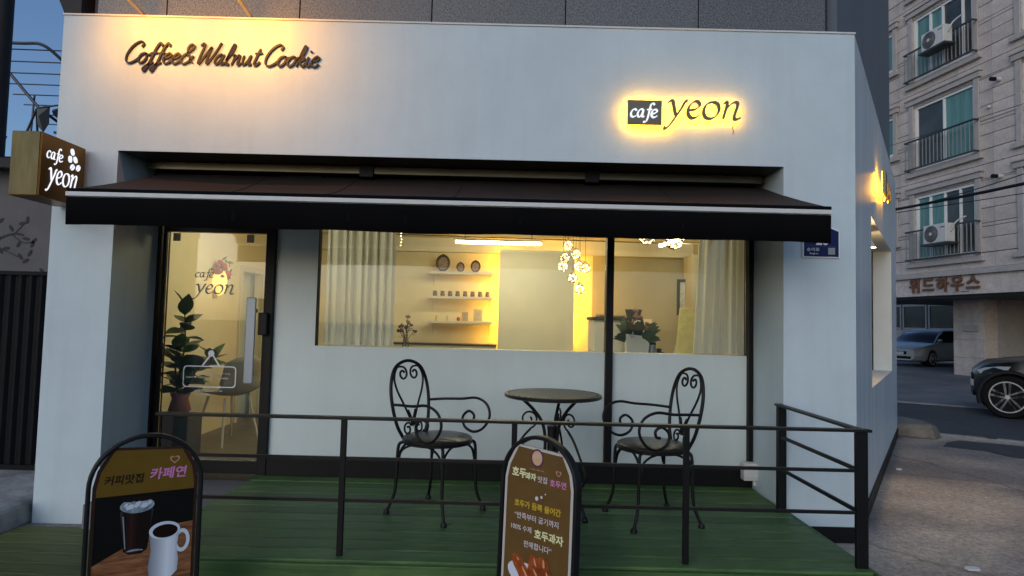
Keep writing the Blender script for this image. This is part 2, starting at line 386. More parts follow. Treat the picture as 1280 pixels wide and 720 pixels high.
BRUSH = {
 'C': ([[(1.0, 1.5), (1.08, 1.82), (.85, 2.03), (.5, 1.85), (.2, 1.35), (.06, .7), (.18, .15), (.5, 0), (.85, .22), (1.12, .55)]], 1.02),
 'o': ([[(.45, .98), (.15, .8), (.05, .4), (.2, .04), (.45, .1), (.62, .5), (.5, .95), (.6, .8), (.85, .85)]], .74),
 'f': ([[(.78, 1.6), (.7, 1.92), (.52, 1.85), (.38, 1.3), (.3, .5), (.2, -.3), (.03, -.75), (-.1, -.5), (.08, -.22), (.36, .0), (.55, .14)], [(.08, .93), (.62, 1.02)]], .60),
 'e': ([[(.08, .5), (.4, .6), (.55, .85), (.38, 1.0), (.14, .75), (.06, .35), (.22, .02), (.48, .08), (.68, .30)]], .68),
 '&': ([[(1.05, .1), (.75, .5), (.35, 1.3), (.4, 1.75), (.65, 1.85), (.75, 1.55), (.5, 1.15), (.15, .75), (.05, .35), (.3, .02), (.7, .25), (.95, .8)]], 1.2),
 'W': ([[(.06, 1.72), (.25, 1.98), (.36, 1.7), (.28, .7), (.33, .05), (.65, .8), (.95, 1.65), (.9, .7), (.98, .05), (1.3, .8), (1.5, 1.6), (1.58, 1.98), (1.68, 1.9)]], 1.50),
 'a': ([[(.58, .85), (.4, 1.0), (.15, .75), (.06, .3), (.2, .03), (.42, .3), (.62, .95)], [(.64, .98), (.56, .4), (.6, .06), (.76, .10), (.86, .26)]], .84),
 'l': ([[(.05, .4), (.35, 1.2), (.42, 1.8), (.3, 1.95), (.2, 1.5), (.12, .6), (.15, .1), (.28, .03), (.40, .14)]], .50),
 'n': ([[(.04, .78), (.14, .97), (.15, .5), (.11, .02)], [(.13, .35), (.33, .82), (.52, .95), (.56, .6), (.54, .12), (.64, .03), (.80, .24)]], .82),
 'u': ([[(.05, .95), (.06, .4), (.2, .04), (.42, .3), (.56, .95)], [(.59, .98), (.55, .35), (.62, .05), (.80, .22)]], .82),
 't': ([[(.32, 1.6), (.22, .8), (.18, .2), (.3, .02), (.5, .2), (.6, .4)], [(0, 1.12), (.58, 1.22)]], .58),
 'k': ([[(.05, .4), (.35, 1.2), (.42, 1.8), (.3, 1.95), (.2, 1.4), (.1, .02)], [(.14, .45), (.45, .92), (.54, .68), (.25, .5)], [(.25, .5), (.45, .1), (.62, .05), (.8, .4)]], .74),
 'i': ([[(.1, .95), (.08, .35), (.18, .04), (.35, .12), (.45, .4)], [(.14, 1.35), (.2, 1.5)]], .40),
}
CALL = {
 'y': ([[(-.08, .86), (.06, 1.0), (.17, .93), (.27, .6), (.40, .12)], [(.92, .98), (.80, .98), (.66, .6), (.40, .06), (.16, -.42), (-.02, -.62), (-.16, -.56)]], .92),
 'e': ([[(.13, .46), (.42, .52), (.64, .74), (.52, .97), (.30, .95), (.11, .66), (.09, .3), (.27, .03), (.52, .05), (.74, .24)]], .82),
 'o': ([[(.48, .99), (.20, .86), (.06, .5), (.16, .12), (.42, .0), (.70, .14), (.84, .5), (.74, .86), (.48, .99)]], 1.0),
 'n': ([[(.02, .86), (.15, 1.0), (.22, .9), (.18, .5), (.10, 0)], [(.16, .5), (.38, .84), (.62, 1.0), (.76, .86), (.70, .45), (.66, .1), (.78, -.01), (1.0, .1)]], 1.02),
 'c': ([[(.64, .80), (.48, .98), (.24, .9), (.08, .5), (.16, .12), (.40, .02), (.66, .2)]], .72),
 'a': ([[(.62, .92), (.38, 1.0), (.14, .74), (.08, .3), (.26, .03), (.48, .25), (.64, .9)], [(.66, .97), (.60, .4), (.62, .06), (.84, .12)]], .84),
 'f': ([[(.92, 1.55), (.74, 1.75), (.54, 1.6), (.46, 1.0), (.40, .3), (.30, -.35), (.10, -.6), (-.06, -.5)], [(.16, .95), (.74, 1.0)]], .62),
}
def lettering(text, G, x0, x1, base, xh, wmax, wmin, nib, slant, y0, y1, m, parent, name='letter', join=False, sp=0.):
    """letters standing on z=base between x0 and x1; returns objects"""
    adv = 0.; lay = []
    for ch in text:
        if ch == ' ': adv += .35; continue
        lay.append((ch, adv)); adv += G[ch][1]+sp
    sx = (x1-x0)/adv; out = []; big = MB() if join else None
    for j, (ch, a) in enumerate(lay):
        mb = big or MB()
        for k, st in enumerate(G[ch][0]):
            pts = [(x0+(a+px)*sx+pz*xh*slant, base+pz*xh) for px, pz in st]
            ribbon(mb, pts, wmax, wmin, nib, y0, y1, dy=-.0004*k-.0002*(j % 2))
        if not join: out.append(mb.build(name, m, parent))
    if join: out.append(big.build(name, m, parent))
    return out
def text_mb(body, size, depth=.0, bold=0.):
    cu = bpy.data.curves.new('text', 'FONT'); cu.body = body; cu.size = size; cu.align_x = 'CENTER'; cu.align_y = 'CENTER'
    cu.extrude = depth/2; cu.offset = bold; cu.resolution_u = 3
    ob = bpy.data.objects.new('text', cu); C.objects.link(ob)
    dg = bpy.context.evaluated_depsgraph_get(); dg.update()
    me = bpy.data.meshes.new_from_object(ob.evaluated_get(dg))
    bpy.data.objects.remove(ob); 
    mb = MB(); mb.add([(v.co.x, -v.co.z, v.co.y) for v in me.vertices], [tuple(p.vertices) for p in me.polygons])   # stand upright facing -y
    bpy.data.meshes.remove(me); bpy.data.curves.remove(cu)
    return mb
def text(name, body, size, m, parent, x, y, z, depth=.001, bold=0., sx=1., shear=0.):
    mb = text_mb(body, size, depth, bold)
    mb.v = [(vx*sx+shear*vz, vy, vz) for vx, vy, vz in mb.v]
    return mb.build(name, m, parent, loc=(x, y, z))

# ================================================================== GROUND AND STREET
e1 = Vector((.827, -.563)); e2 = Vector((.563, .827))           # along the side street, across it
def st(a, n): q = e1*a+e2*n; return (q.x, q.y)
struct(MB().quad((-150, -150, 0), (150, -150, 0), (150, 150, 0), (-150, 150, 0)).build('ground', concrete_ground()))
rd = MB(); rd.quad(*[(*st(a, n), .004) for a, n in ((-25, 10.37), (60, 10.37), (60, 14.28), (-25, 14.28))]); struct(rd.build('road', 'asphalt'))
fc = MB(); fc.quad(*[(*st(a, n), .004) for a, n in ((-25, 14.50), (60, 14.50), (60, 60), (-25, 60))]); struct(fc.build('forecourt', 'forecourt'))
gt = MB()
gt.flat([st(a, n) for a, n in ((-20, 14.28), (40, 14.28), (40, 14.5), (-20, 14.5))], 0, .02); struct(gt.build('gutter', 'gutter'))
# broken pale strip along the near edge of the street, and a dark patch of asphalt
pl = MB()
for a0, a1, j in ((-.15, .55, 0), (.62, 1.5, .02), (1.6, 3.4, -.02)):
    pl.flat([st(a0, 10.28+j), st((a0+a1)/2, 10.30+j), st(a1, 10.27+j), st(a1-.05, 10.4+j), st((a0+a1)/2, 10.38+j), st(a0+.04, 10.4+j)], .0, .012)
struct(pl.build('road_edging', 'gutter'))
pt = MB(); pt.flat([(5.25, 7.62), (5.6, 7.35), (5.62, 7.05), (5.95, 6.75), (7.8, 5.6), (8.2, 6.2), (6.3, 7.75), (5.75, 8.05), (5.5, 7.9)], 0, .006); struct(pt.build('asphalt_patch', 'asphalt'))
k = MB()
k.v = []
kp = [(4.95, 8.42), (5.20, 8.18), (5.46, 8.06), (5.66, 8.22), (5.72, 8.55), (5.55, 8.9), (5.2, 8.9)]
n = len(kp); k.add([(x, y, 0) for x, y in kp]+[(5.33+(x-5.33)*.86, 8.5+(y-8.5)*.86, .17+.03*((i*7) % 3-1)) for i, (x, y) in enumerate(kp)],
      [tuple(range(n))[::-1], tuple(range(n, 2*n))]+[(i, (i+1) % n, (i+1) % n+n, i+n) for i in range(n)])
tag(k.build('kerb_block', 'kerb', bevel=.03), 'worn concrete kerb lump at the far foot of the white side wall', 'kerb')
# litter
for i, (x, y, s, r, lab) in enumerate(((2.72, 3.72, .075, .3, 'largest scrap of white litter on the concrete near the deck corner'), (4.32, 3.95, .06, 1.4, 'white scrap of litter lying far out on the concrete at right'),
                             (2.60, 4.9, .05, 2.2, 'small pale litter fleck beside the black skirting of the side wall'), (3.0, 3.4, .05, .8, 'tiny pale litter scrap nearest the bottom edge of the concrete'), (3.9, 6.3, .05, .5, 'pale litter fleck farthest along the foot of the side wall'))):
    b = MB(); q = [(cos(a)*s*random.uniform(.6, 1), sin(a)*s*.45*random.uniform(.6, 1)) for a in [2*pi*j/7 for j in range(7)]]
    b.flat(q, .002, .012); tag(b.build('litter_scrap', 'paper', loc=(x, y, 0), rot=(.04, .05, r)), lab, 'litter', 'litter scraps on the concrete')

# ================================================================== CAFE BUILDING
XL, XR, JL, JR = -3.08, 2.28, -2.66, 1.80
YF, YG, ZT, ZS = 4.13, 4.68, 3.38, 2.46
D = .21
SW = Vector((.563, .827)); SN = Vector((.827, -.563)); SL = 5.04      # side wall direction, outward normal, length
cafe = thing('cafe_building', 'white painted corner cafe building with granite upper storey', 'building', (0, 0, 0))
fwb = MB()
xs = [XL, JL, JR, XR]; zs = [0, ZS, ZT]
for i in range(3):
    for j in range(2):
        if i == 1 and j == 0: continue
        fwb.quad((xs[i], YF, zs[j]), (xs[i+1], YF, zs[j]), (xs[i+1], YF, zs[j+1]), (xs[i], YF, zs[j+1]))
fwb.quad((JL, YF, 0), (JL, YF, ZS), (JL, YG+.1, ZS), (JL, YG+.1, 0))
fwb.quad((JR, YF, 0), (JR, YF, ZS), (JR, YG+.1, ZS), (JR, YG+.1, 0))
fwb.quad((XL, YF, 0), (XL, YF, ZT), (XL, 8.3, ZT), (XL, 8.3, 0))
fwb.quad((XL, YF, ZT), (XR, YF, ZT), (XR, YF+.22, ZT), (XL, YF+.22, ZT))
fwb.build('front_wall', 'white_paint', cafe)
MB().box(JL+.001, JR-.001, YF+.012, YG+.1, ZS-.0, ZS+.02).build('soffit', 'soffit_brown', cafe)
cp = MB().box(XL-.006, XR+.004, YF-.008, YF+.2, ZT+.001, ZT+.012); cp.build('parapet_cap', 'white_trim', cafe)
# side wall with its window niche
def sw(s, z, d=0.): q = Vector((XR, YF))+SW*s+SN*d; return (q.x, q.y, z)
s0, s1, z0w, z1w, nd = 1.22, 3.98, .91, 2.33, -.24
sb = MB(); ss = [0.002, s0, s1, SL]; zz = [0, z0w, z1w, ZT]
for i in range(3):
    for j in range(3):
        if i == 1 and j == 1: continue
        sb.quad(sw(ss[i], zz[j]), sw(ss[i+1], zz[j]), sw(ss[i+1], zz[j+1]), sw(ss[i], zz[j+1]))
sb.quad(sw(SL, 0), sw(SL, ZT), sw(SL, ZT, -3), sw(SL, 0, -3))
sb.build('side_wall', 'side_paint', cafe)
nb = MB()
nb.quad(sw(s0, z0w), sw(s1, z0w), sw(s1, z0w, nd), sw(s0, z0w, nd)); nb.quad(sw(s0, z1w), sw(s1, z1w), sw(s1, z1w, nd), sw(s0, z1w, nd))
nb.quad(sw(s0, z0w), sw(s0, z1w), sw(s0, z1w, nd), sw(s0, z0w, nd)); nb.quad(sw(s1, z0w), sw(s1, z1w), sw(s1, z1w, nd), sw(s1, z0w, nd))
nb.build('window_reveal', 'white_paint', cafe)
wf = MB()
for a, b in ((s0, s0+.06), ((s0+s1)/2-.03, (s0+s1)/2+.03), (s1-.06, s1)):
    o = [sw(a, z0w, nd), sw(b, z0w, nd), sw(b, z0w, nd+.05), sw(a, z0w, nd+.05)]; wf.flat([(p[0], p[1]) for p in o], z0w, z1w)
for a, b in ((z0w, z0w+.06), (z1w-.06, z1w)):
    o = [sw(s0, a, nd), sw(s1, a, nd), sw(s1, a, nd+.045), sw(s0, a, nd+.045)]; wf.flat([(p[0], p[1]) for p in o], a+.001, b-.001)
wfo = wf.build('side_window', 'black_metal', cafe)
MB().quad(sw(s0, z0w, nd+.02), sw(s1, z0w, nd+.02), sw(s1, z1w, nd+.02), sw(s0, z1w, nd+.02)).build('pane', mat('side_pane', (.12, .10, .08), .15), wfo)
sk = MB(); o = [sw(-.004, 0, .012), sw(SL, 0, .012), sw(SL, 0, -.05), sw(-.004, 0, -.05)]; sk.flat([(p[0], p[1]) for p in o], 0, .11)
sk.box(JR+.06, XR+.008, YF-.012, YF+.1, .0, .10); sk.build('skirting', 'black_metal', cafe)
# upper storey
MB().box(-3.02, 2.2, 4.34, 8.3, ZT-.1, 7.2).build('upper_wall', 'dark_wall', cafe)
us = MB(); us.quad(sw(.12, ZT-.02, -.12), sw(SL, ZT-.02, -.06), sw(SL, 7.2, -.06), sw(.12, 7.2, -.12)); us.quad(sw(.12, ZT-.02, -.12), sw(.12, 7.2, -.12), (2.2, 4.36, 7.2), (2.2, 4.36, ZT-.02))
us.quad(sw(SL, ZT-.02, -.06), sw(SL, 7.2, -.06), sw(SL, 7.2, -3), sw(SL, ZT-.02, -3)); us.build('upper_side_wall', 'upper_side', cafe)
gx = [-2.975, -2.484, -1.546, -.613, .331, 1.27, 2.17]
gm = {}
for r in range(6):
    for i in range(6):
        wd = round(gx[i+1]-gx[i]-.008, 3); hh = .592
        if wd not in gm: gm[wd] = MB().box(-wd/2, wd/2, -.02, .02, 0, hh).build('granite_panel', 'granite', cafe, bevel=.002); ob = gm[wd]
        else: ob = inst(gm[wd], cafe)
        ob.location = ((gx[i]+gx[i+1])/2, 4.318, ZT+.005+r*.6)
ev = MB().prism([(-3.72, 4.6), (-3.09, 4.6), (-3.09, 3.28), (-3.125, 3.30)], 4.3, 4.75); ev.build('eave', 'roof_dark', cafe)
# shopfront: plinth, mullions, panels, panes
MB().box(-1.775, JR-.002, YG-.03, YG+.12, 0, .338).build('plinth', 'black_metal', cafe, bevel=.004)
for x0, x1 in ((.705, .758), (1.765, 1.799)):
    MB().box(x0, x1, YG-.045, YG+.06, .339, ZS-.002).build('mullion', 'black_metal', cafe, bevel=.003)
WL, SZ = -1.462, 1.165
MB().prism([(-1.775, .339), (.704, .339), (.704, SZ), (WL, SZ), (WL, ZS-.003), (-1.775, ZS-.003)], YG, YG+.06).build('lower_panel', 'panel_white', cafe)
MB().box(.759, 1.764, YG, YG+.06, .339, SZ).build('lower_panel', 'panel_white', cafe)
MB().box(WL+.001, .704, YG+.06, YG+.2, SZ-.025, SZ-.001).build('window_sill', 'shelf_white', cafe)
MB().box(.759, 1.764, YG+.06, YG+.2, SZ-.025, SZ-.001).build('window_sill', 'shelf_white', cafe)
for x0, x1 in ((WL+.002, .703), (.76, 1.763)):
    MB().box(x0, x1, YG+.022, YG+.028, SZ+.001, ZS-.01).build('shop_pane', 'pane_glass', cafe)
ef = MB().box(WL-.0, WL+.006, YG-.004, YG+.06, SZ, ZS-.01); ef.box(WL+.012, 1.764, YG+.005, YG+.018, SZ-.006, SZ+.012) if False else None; ef.build('pane_edge', 'black_metal', cafe)
# door
dr = MB()
dr.box(-2.69, -2.645, YG-.03, YG+.06, D, ZS-.004); dr.box(-2.625, -2.60, YG-.02, YG+.04, D+.004, 2.14)
dr.box(-1.845, -1.776, YG-.035, YG+.06, D, ZS-.004)
dr.box(-2.60, -1.845, YG-.022, YG+.04, D+.004, .305); dr.box(-2.60, -1.845, YG-.022, YG+.04, 1.995, 2.14); dr.box(-2.69, -1.776, YG-.01, YG+.03, 2.141, ZS-.006)
door = dr.build('door', 'black_metal', cafe, bevel=.003)
MB().box(-2.599, -1.846, YG+.004, YG+.012, .306, 1.994).build('pane', 'pane_glass', door)
MB().box(-1.945, -1.875, YG-.10, YG-.085, .88, 1.51).box(-1.92, -1.90, YG-.075, YG+.004, .95, .98).box(-1.92, -1.90, YG-.075, YG+.004, 1.40, 1.43).build('handle', 'steel', door, bevel=.006)
MB().box(-1.865, -1.80, YG-.075, YG-.036, 1.235, 1.40).build('lock', 'black_metal', door, bevel=.006)
for x in (-2.56, -2.005): MB().box(x, x+.055, YG-.005, YG+.003, 1.925, 1.985).build('patch_fitting', mat('fitting', (.22, .19, .12), .4), door, bevel=.003)
lettering('cafe', CALL, -2.385, -2.24, 1.655, .038, .008, .003, R(35), .12, YG, YG+.0015, 'glass_gray_print', door, 'lettering', True)
lettering('yeon', CALL, -2.375, -2.085, 1.535, .068, .014, .004, R(35), .12, YG, YG+.0015, 'glass_gray_print', door, 'lettering', True)
hb = MB(); x0, x1, z0, z1, rr = -2.435, -2.04, .835, .995, .025
loop = []
for cx, cz, a0 in ((x1-rr, z1-rr, 0), (x0+rr, z1-rr, 90), (x0+rr, z0+rr, 180), (x1-rr, z0+rr, 270)):
    loop += [(cx+rr*cos(R(a0+t)), YG+.001, cz+rr*sin(R(a0+t))) for t in (0, 30, 60, 90)]
n = len(loop)
inn = [((p[0]-(x0+x1)/2)*.962+(x0+x1)/2, p[1], (p[2]-(z0+z1)/2)*.905+(z0+z1)/2) for p in loop]
hb.add(loop+inn, [(i, (i+1) % n, n+(i+1) % n, n+i) for i in range(n)])
hb.prism([(-2.30, .996), (-2.245, 1.075), (-2.235, 1.068), (-2.287, .996)], YG, YG+.001); hb.prism([(-2.175, .996), (-2.225, 1.075), (-2.215, 1.08), (-2.16, .996)], YG, YG+.001)
hb.prism(ell(-2.232, 1.088, .024, .024, 14), YG-.0006, YG+.0006)
hb.box(-2.228, -2.225, YG, YG+.001, .89, .945)
hb.build('hours_decal', 'white_print', door)
def marks(mb, x0, x1, z, h, y):                  # rows of print too small to read
    x = x0; rg = random.Random(int((x0+z)*1e4))
    while x < x1:
        wd = h*rg.uniform(.5, .9)
        mb.box(x, x+wd*.8, y, y+.0008, z+h*rg.uniform(0, .2), z+h*rg.uniform(.35, .5)); mb.box(x+wd*.3, x+wd*.5, y-.0002, y+.0006, z, z+h)
        x += wd*(1.15 if rg.random() > .2 else 2)
pm = MB()
for x0_, x1_, z_, h_ in ((-2.41, -2.26, .905, .012), (-2.34, -2.25, .935, .010), (-2.19, -2.08, .935, .011), (-2.18, -2.10, .90, .011), (-2.345, -2.13, .806, .010), (-2.345, -2.235, .780, .011)): marks(pm, x0_, x1_, z_, h_, YG+.001)
pm.build('small_print', 'white_print', door)
# interior shell
IL, IR, IB, IC = -2.95, 2.18, 7.6, 2.37
MB().box(IL-.1, 2.6, YG+.121, IB+.1, .1, .225).build('interior_floor', 'wood_floor', cafe)
MB().box(IL-.1, 2.6, YG+.121, IB+.1, IC, IC+.08).build('interior_ceiling', 'ceiling_cream', cafe)
MB().box(IL, 2.6, YG+.061, YG+.12, 2.2, 2.45).build('header_panel', 'cream_pale', cafe)
lw = MB(); lw.box(IL-.08, IL, YG+.12, 6.80, .22, IC); lw.box(IL-.08, IL, 7.34, IB, .22, IC); lw.box(IL-.08, IL, 6.80, 7.34, 1.86, IC); lw.build('interior_wall', 'cream_wall', cafe)
MB().box(IL, -.14, IB, IB+.08, .22, 2.20).build('interior_wall', 'cream_wall', cafe)
MB().box(-.14, .98, IB, IB+.08, .22, 2.20).build('interior_wall', 'cream_wall', cafe); MB().box(.98, 2.6, IB-.01, IB+.08, .22, 2.20).build('interior_wall', mat('greige_wall', (.34, .31, .22), .7, var=.06, scale=3, bump=.08, bscale=140), cafe)
MB().box(IL, 2.6, IB-.10, IB-.001, 2.20, IC-.001).build('bulkhead', 'cream_pale', cafe)
MB().box(IR, IR+.08, YG+.12, IB-.1, .22, IC-.002).build('interior_wall', 'greige_wall', cafe)
MB().box(2.06, IR, 7.15, IB-.1, .22, 2.2).build('wall_pier', 'greige_wall', cafe)
pb = MB().box(-.15, .72, 7.22, 7.34, .22, 2.215); part = pb.build('partition_wall', 'cream_pale', cafe)
MB().box(-.10, -.08, 7.36, 7.375, 1.12, 2.18).build('led_strip', 'led_strip', part); MB().box(.65, .67, 7.36, 7.375, 1.12, 2.18).build('led_strip', 'led_strip', part)
jb = MB(); jb.box(IL-.001, IL+.02, 6.74, 6.80, .225, 1.92); jb.box(IL-.001, IL+.02, 7.34, 7.40, .225, 1.92); jb.box(IL-.001, IL+.019, 6.80, 7.34, 1.86, 1.92); jb.build('inner_door_frame', 'shelf_white', cafe)
MB().box(IL-.9, IL-.85, 6.5, 7.6, .22, 2.2).build('corridor_wall', 'cream_pale', cafe)
MB().box(-1.9, -.17, 7.30, 7.58, .226, 1.085).build('counter', 'cream_wall', cafe); MB().box(-1.92, -.165, 7.28, 7.585, 1.086, 1.104).build('counter_top', mat('counter_dark', (.035, .025, .018), .4), cafe)
MB().box(.35, 2.1, 5.15, 5.75, .23, 1.11).build('service_counter', 'shelf_white', cafe, bevel=.006)

# ================================================================== DECK, LANDING, LOWER PLATFORM
deck = thing('deck', 'dark green painted timber deck carrying the chairs and railing', 'deck', (0, 0, 0))
db = MB().box(-1.83, JR-.012, -.0665, .0665, -.028, 0)
bo = None; y = 3.08
i = 0
while y < YG-.05:
    wd = .1425
    if bo is None: bo = db.build('board', 'deck_green', deck, bevel=.007); q = bo
    else: q = inst(bo, deck)
    q.location = (random.uniform(-.004, .004), y+.071, D+random.uniform(-.0015, .0015)); y += wd; i += 1
MB().box(-1.82, JR-.02, 3.10, YG-.04, .03, D-.030).build('joist_frame', 'dark_wall', deck)
MB().box(-1.83, JR-.012, 3.055, 3.079, .02, D-.012).build('fascia', 'deck_green', deck, bevel=.004)
MB().box(JR-.0115, JR+.012, 3.056, YF-.014, .02, D-.004).build('fascia', 'deck_green', deck, bevel=.004)
MB().box(-1.855, -1.832, 3.056, YG-.03, .02, D-.004).build('fascia', 'deck_green', deck, bevel=.004)
la = MB().box(JL+.004, -1.857, 3.98, YG-.032, 0, .17).build('landing_slab', 'landing_tile', None, bevel=.006); tag(la, 'grey tiled landing slab in front of the glass door', 'step')
lp = thing('low_platform', 'low olive green boarded platform at the foot of the left pillar', 'platform', (0, 0, 0))
lb = None
for i in range(10):
    if lb is None: lb = MB().box(-3.05, -1.857, -.069, .069, 0, .035).build('board', 'turf_green', lp, bevel=.004); q = lb
    else: q = inst(lb, lp)
    q.location = (random.uniform(-.004, .004), 2.66+.1425*i, -.015+random.uniform(-.001, .001))

# ================================================================== RAILING
rail = thing('railing', 'black steel railing along the front edge of the green deck', 'railing', (0, 0, 0))
RY, RZ = 3.14, .882
for x in (-1.69, 1.755): MB().box(x-.029, x+.029, RY-.012, RY+.012, D, RZ-.009).build('post', 'black_metal', rail, bevel=.002)
MB().box(1.755-.012, 1.755+.04, YF-.06, YF-.02, D, RZ-.009).build('post', 'black_metal', rail, bevel=.002)
for x in (-.818, .03, .886): MB().box(x-.014, x+.014, RY-.012, RY+.012, D, RZ-.009).build('post', 'black_metal', rail, bevel=.002)
MB().box(-1.75, 1.80, RY-.022, RY+.022, RZ-.008, RZ+.006).build('top_rail', 'iron', rail, bevel=.002)
MB().box(1.755-.022, 1.755+.022, RY+.023, YF-.015, RZ-.008, RZ+.006).build('top_rail', 'iron', rail, bevel=.002)
for z in (.683, .478):
    MB().box(-1.66, 1.726, RY-.006, RY+.006, z-.008, z+.008).build('mid_rail', 'iron', rail)
    MB().box(1.755-.006, 1.755+.006, RY+.013, YF-.061, z-.012, z+.008).build('mid_rail', 'iron', rail)

# ================================================================== AWNING
aw = thing('awning', 'dark brown retractable awning with black valance over the shopfront', 'awning', (0, 0, 0))
AX0, AX1, AYF, AYB = -2.575, 1.825, 3.57, 4.46
fb = MB(); nx, ny = 40, 8
zf, zb = 2.082, 2.385
for lay in (0, -.004):
    o = len(fb.v)
    for j in range(ny+1):
        t = j/ny
        for i in range(nx+1):
            u = i/nx; sag = -.040*sin(pi*t)*(1+.25*sin(u*pi*3+.6))*(min(1, 6*u*(1-u)+.25))
            fb.v.append((AX0+(AX1-AX0)*u-(.03*(1-2*u))*(-t), AYF+(AYB-AYF)*t, zf+(zb-zf)*t+sag+lay))
    for j in range(ny):
        for i in range(nx):
            a = o+j*(nx+1)+i; fb.f.append((a, a+1, a+nx+2, a+nx+1))
fb.build('canopy', 'awning_fabric', aw, smooth=True)
vb = MB(); o = []
nv = 80
for i in range(nv+1):
    u = i/nv; x = AX0+(AX1-AX0)*u; dy = .008*sin(u*31)+.006*sin(u*83+1)+.003*sin(u*171); zb_ = 1.875+.004*sin(u*23)
    o += [(x, AYF-.012, 2.035), (x, AYF-.012+dy, zb_), (x, AYF-.008+dy, zb_), (x, AYF-.008, 2.035)]
vb.add(o, [f for i in range(nv) for f in ((i*4, i*4+4, i*4+5, i*4+1), (i*4+1, i*4+5, i*4+6, i*4+2), (i*4+2, i*4+6, i*4+7, i*4+3))])
vb.build('valance', 'valance_fabric', aw, smooth=True)
for i in range(1, 6):
    u = i/6; sm = MB(); x = AX0+(AX1-AX0)*u
    for j in range(ny+1):
        t = j/ny; k_ = int(u*nx); p = fb.v[j*(nx+1)+round(u*nx)]; sm.v += [(p[0]-.006, p[1], p[2]+.0015), (p[0]+.006, p[1], p[2]+.0015), (p[0]-.006, p[1], p[2]+.004), (p[0]+.006, p[1], p[2]+.004)]
    for j in range(ny): a = j*4; sm.f += [(a+2, a+3, a+7, a+6), (a, a+2, a+6, a+4), (a+1, a+5, a+7, a+3), (a, a+4, a+5, a+1)]
    sm.build('seam', 'awning_fabric', aw)
MB().box(AX0-.004, AX1+.004, AYF-.018, AYF+.03, 2.040, 2.066).build('white_trim', 'white_trim', aw, bevel=.004)
MB().box(AX0-.006, AX1+.006, AYF-.010, AYF+.035, 2.067, 2.088).build('front_bar', 'valance_fabric', aw, bevel=.006)
MB().tube([(-2.60, 4.50, 2.34), (1.74, 4.50, 2.34)], .055, 14).build('roller', 'valance_fabric', aw, smooth='auto')
MB().box(-2.61, 1.765, 4.38, 4.66, 2.398, 2.4575).build('cassette', 'beige_metal', aw, bevel=.006)
for x in (-1.05, .55): MB().box(x-.05, x+.05, 4.36, 4.64, 2.375, 2.4590).build('bracket', 'black_metal', aw, bevel=.004)
for s, x in ((1, -2.3), (-1, 1.55)):
    MB().bar((x, 4.5, 2.28), (x+s*.55, 4.05, 2.15), .04, .05).bar((x+s*.55, 4.05, 2.15), (x+s*.05, AYF+.04, 2.05), .035, .045).build('folding_arm', 'black_metal', aw, bevel=.004)

# ================================================================== SIGNS ON THE BUILDING
cs = thing('script_sign', 'dark brown script lettering Coffee & Walnut Cookie under two warm lamps', 'sign', (0, YF, 0))
lettering('Coffee&Walnut Cookie', BRUSH, -2.655, -1.345, 3.058, .074, .0140, .0070, R(-40), .30, -.013, -.003, 'letter_brown', cs)
hs = thing('halo_sign', 'yellow backlit cafe yeon sign with bronze letters on the front wall', 'sign', (0, YF, 0))
sq = MB().box(.737, .965, -.065, -.045, 2.705, 2.868).build('plaque', 'letter_bronze', hs, bevel=.002)
MB().box(.750, .952, -.0445, -.040, 2.718, 2.855).build('backlight', 'halo', hs)
lettering('cafe', CALL, .752, .938, 2.752, .054, .015, .006, R(35), .12, -.068, -.0652, 'sign_white', sq, 'lettering', True)
lettering('yeon', CALL, 1.005, 1.492, 2.757, .115, .025, .009, R(38), .12, -.058, -.045, 'letter_bronze', hs)
for o in lettering('yeon', CALL, 1.005, 1.492, 2.757, .115, .017, .006, R(38), .12, -.0445, -.041, 'halo', hs, 'backlight', True): pass
wr = MB().tube(cr([(1.455, -.02, 2.735), (1.452, -.012, 2.71), (1.462, -.008, 2.69), (1.455, -.006, 2.675)], 4), .002, 6); wr.build('wire', 'cable', hs)
# side sign (seen almost edge on)
ang = math.atan2(SW.y, SW.x)
q = sw(1.75, 0); ssn = thing('side_halo_sign', 'yellow backlit sign on the side wall seen nearly edge on', 'sign', (q[0], q[1], 0), ang)
MB().box(0, .24, -.075, -.05, 2.62, 2.83).build('plaque', 'letter_bronze', ssn); MB().box(.015, .225, -.049, -.044, 2.635, 2.815).build('backlight', 'halo', ssn)
lettering('yeon', CALL, .30, .82, 2.67, .12, .022, .006, R(38), .12, -.075, -.05, 'letter_bronze', ssn); lettering('yeon', CALL, .30, .82, 2.67, .12, .018, .006, R(38), .12, -.049, -.045, 'halo', ssn, 'backlight', True)
# projecting box sign
bs = thing('box_sign', 'brass box sign reading cafe yeon with coffee beans projecting from left pillar', 'sign', (0, 0, 0))
bx = MB().box(-3.035, -2.858, 3.71, 4.10, 2.065, 2.458).build('casing', 'brass', bs, bevel=.004)
MB().box(-3.03, -2.863, 3.7055, 3.7095, 2.07, 2.453).build('end_plate', 'brass_dark', bs)
MB().box(-2.98, -2.91, 4.10, YF, 2.2, 2.32).build('wall_mount', 'black_metal', bs)
fce = bpy.data.objects.new('face', None)
fc_ = MB().box(0.004, .386, -.0028, -.0005, .004, .389).build('face', 'brass', bs); fc_.location = (-2.858, 3.71, 2.066); fc_.rotation_euler = (0, 0, R(90))
for tx, a, b, zb, xh in (('cafe', .045, .185, .245, .046), ('yeon', .07, .325, .10, .088)):
    for o in lettering(tx, CALL, a, b, zb, xh, .012 if xh > .05 else .0075, .0035, R(35), .1, -.006, -.003, 'sign_white', fc_, 'lettering', True): pass
bn = MB()
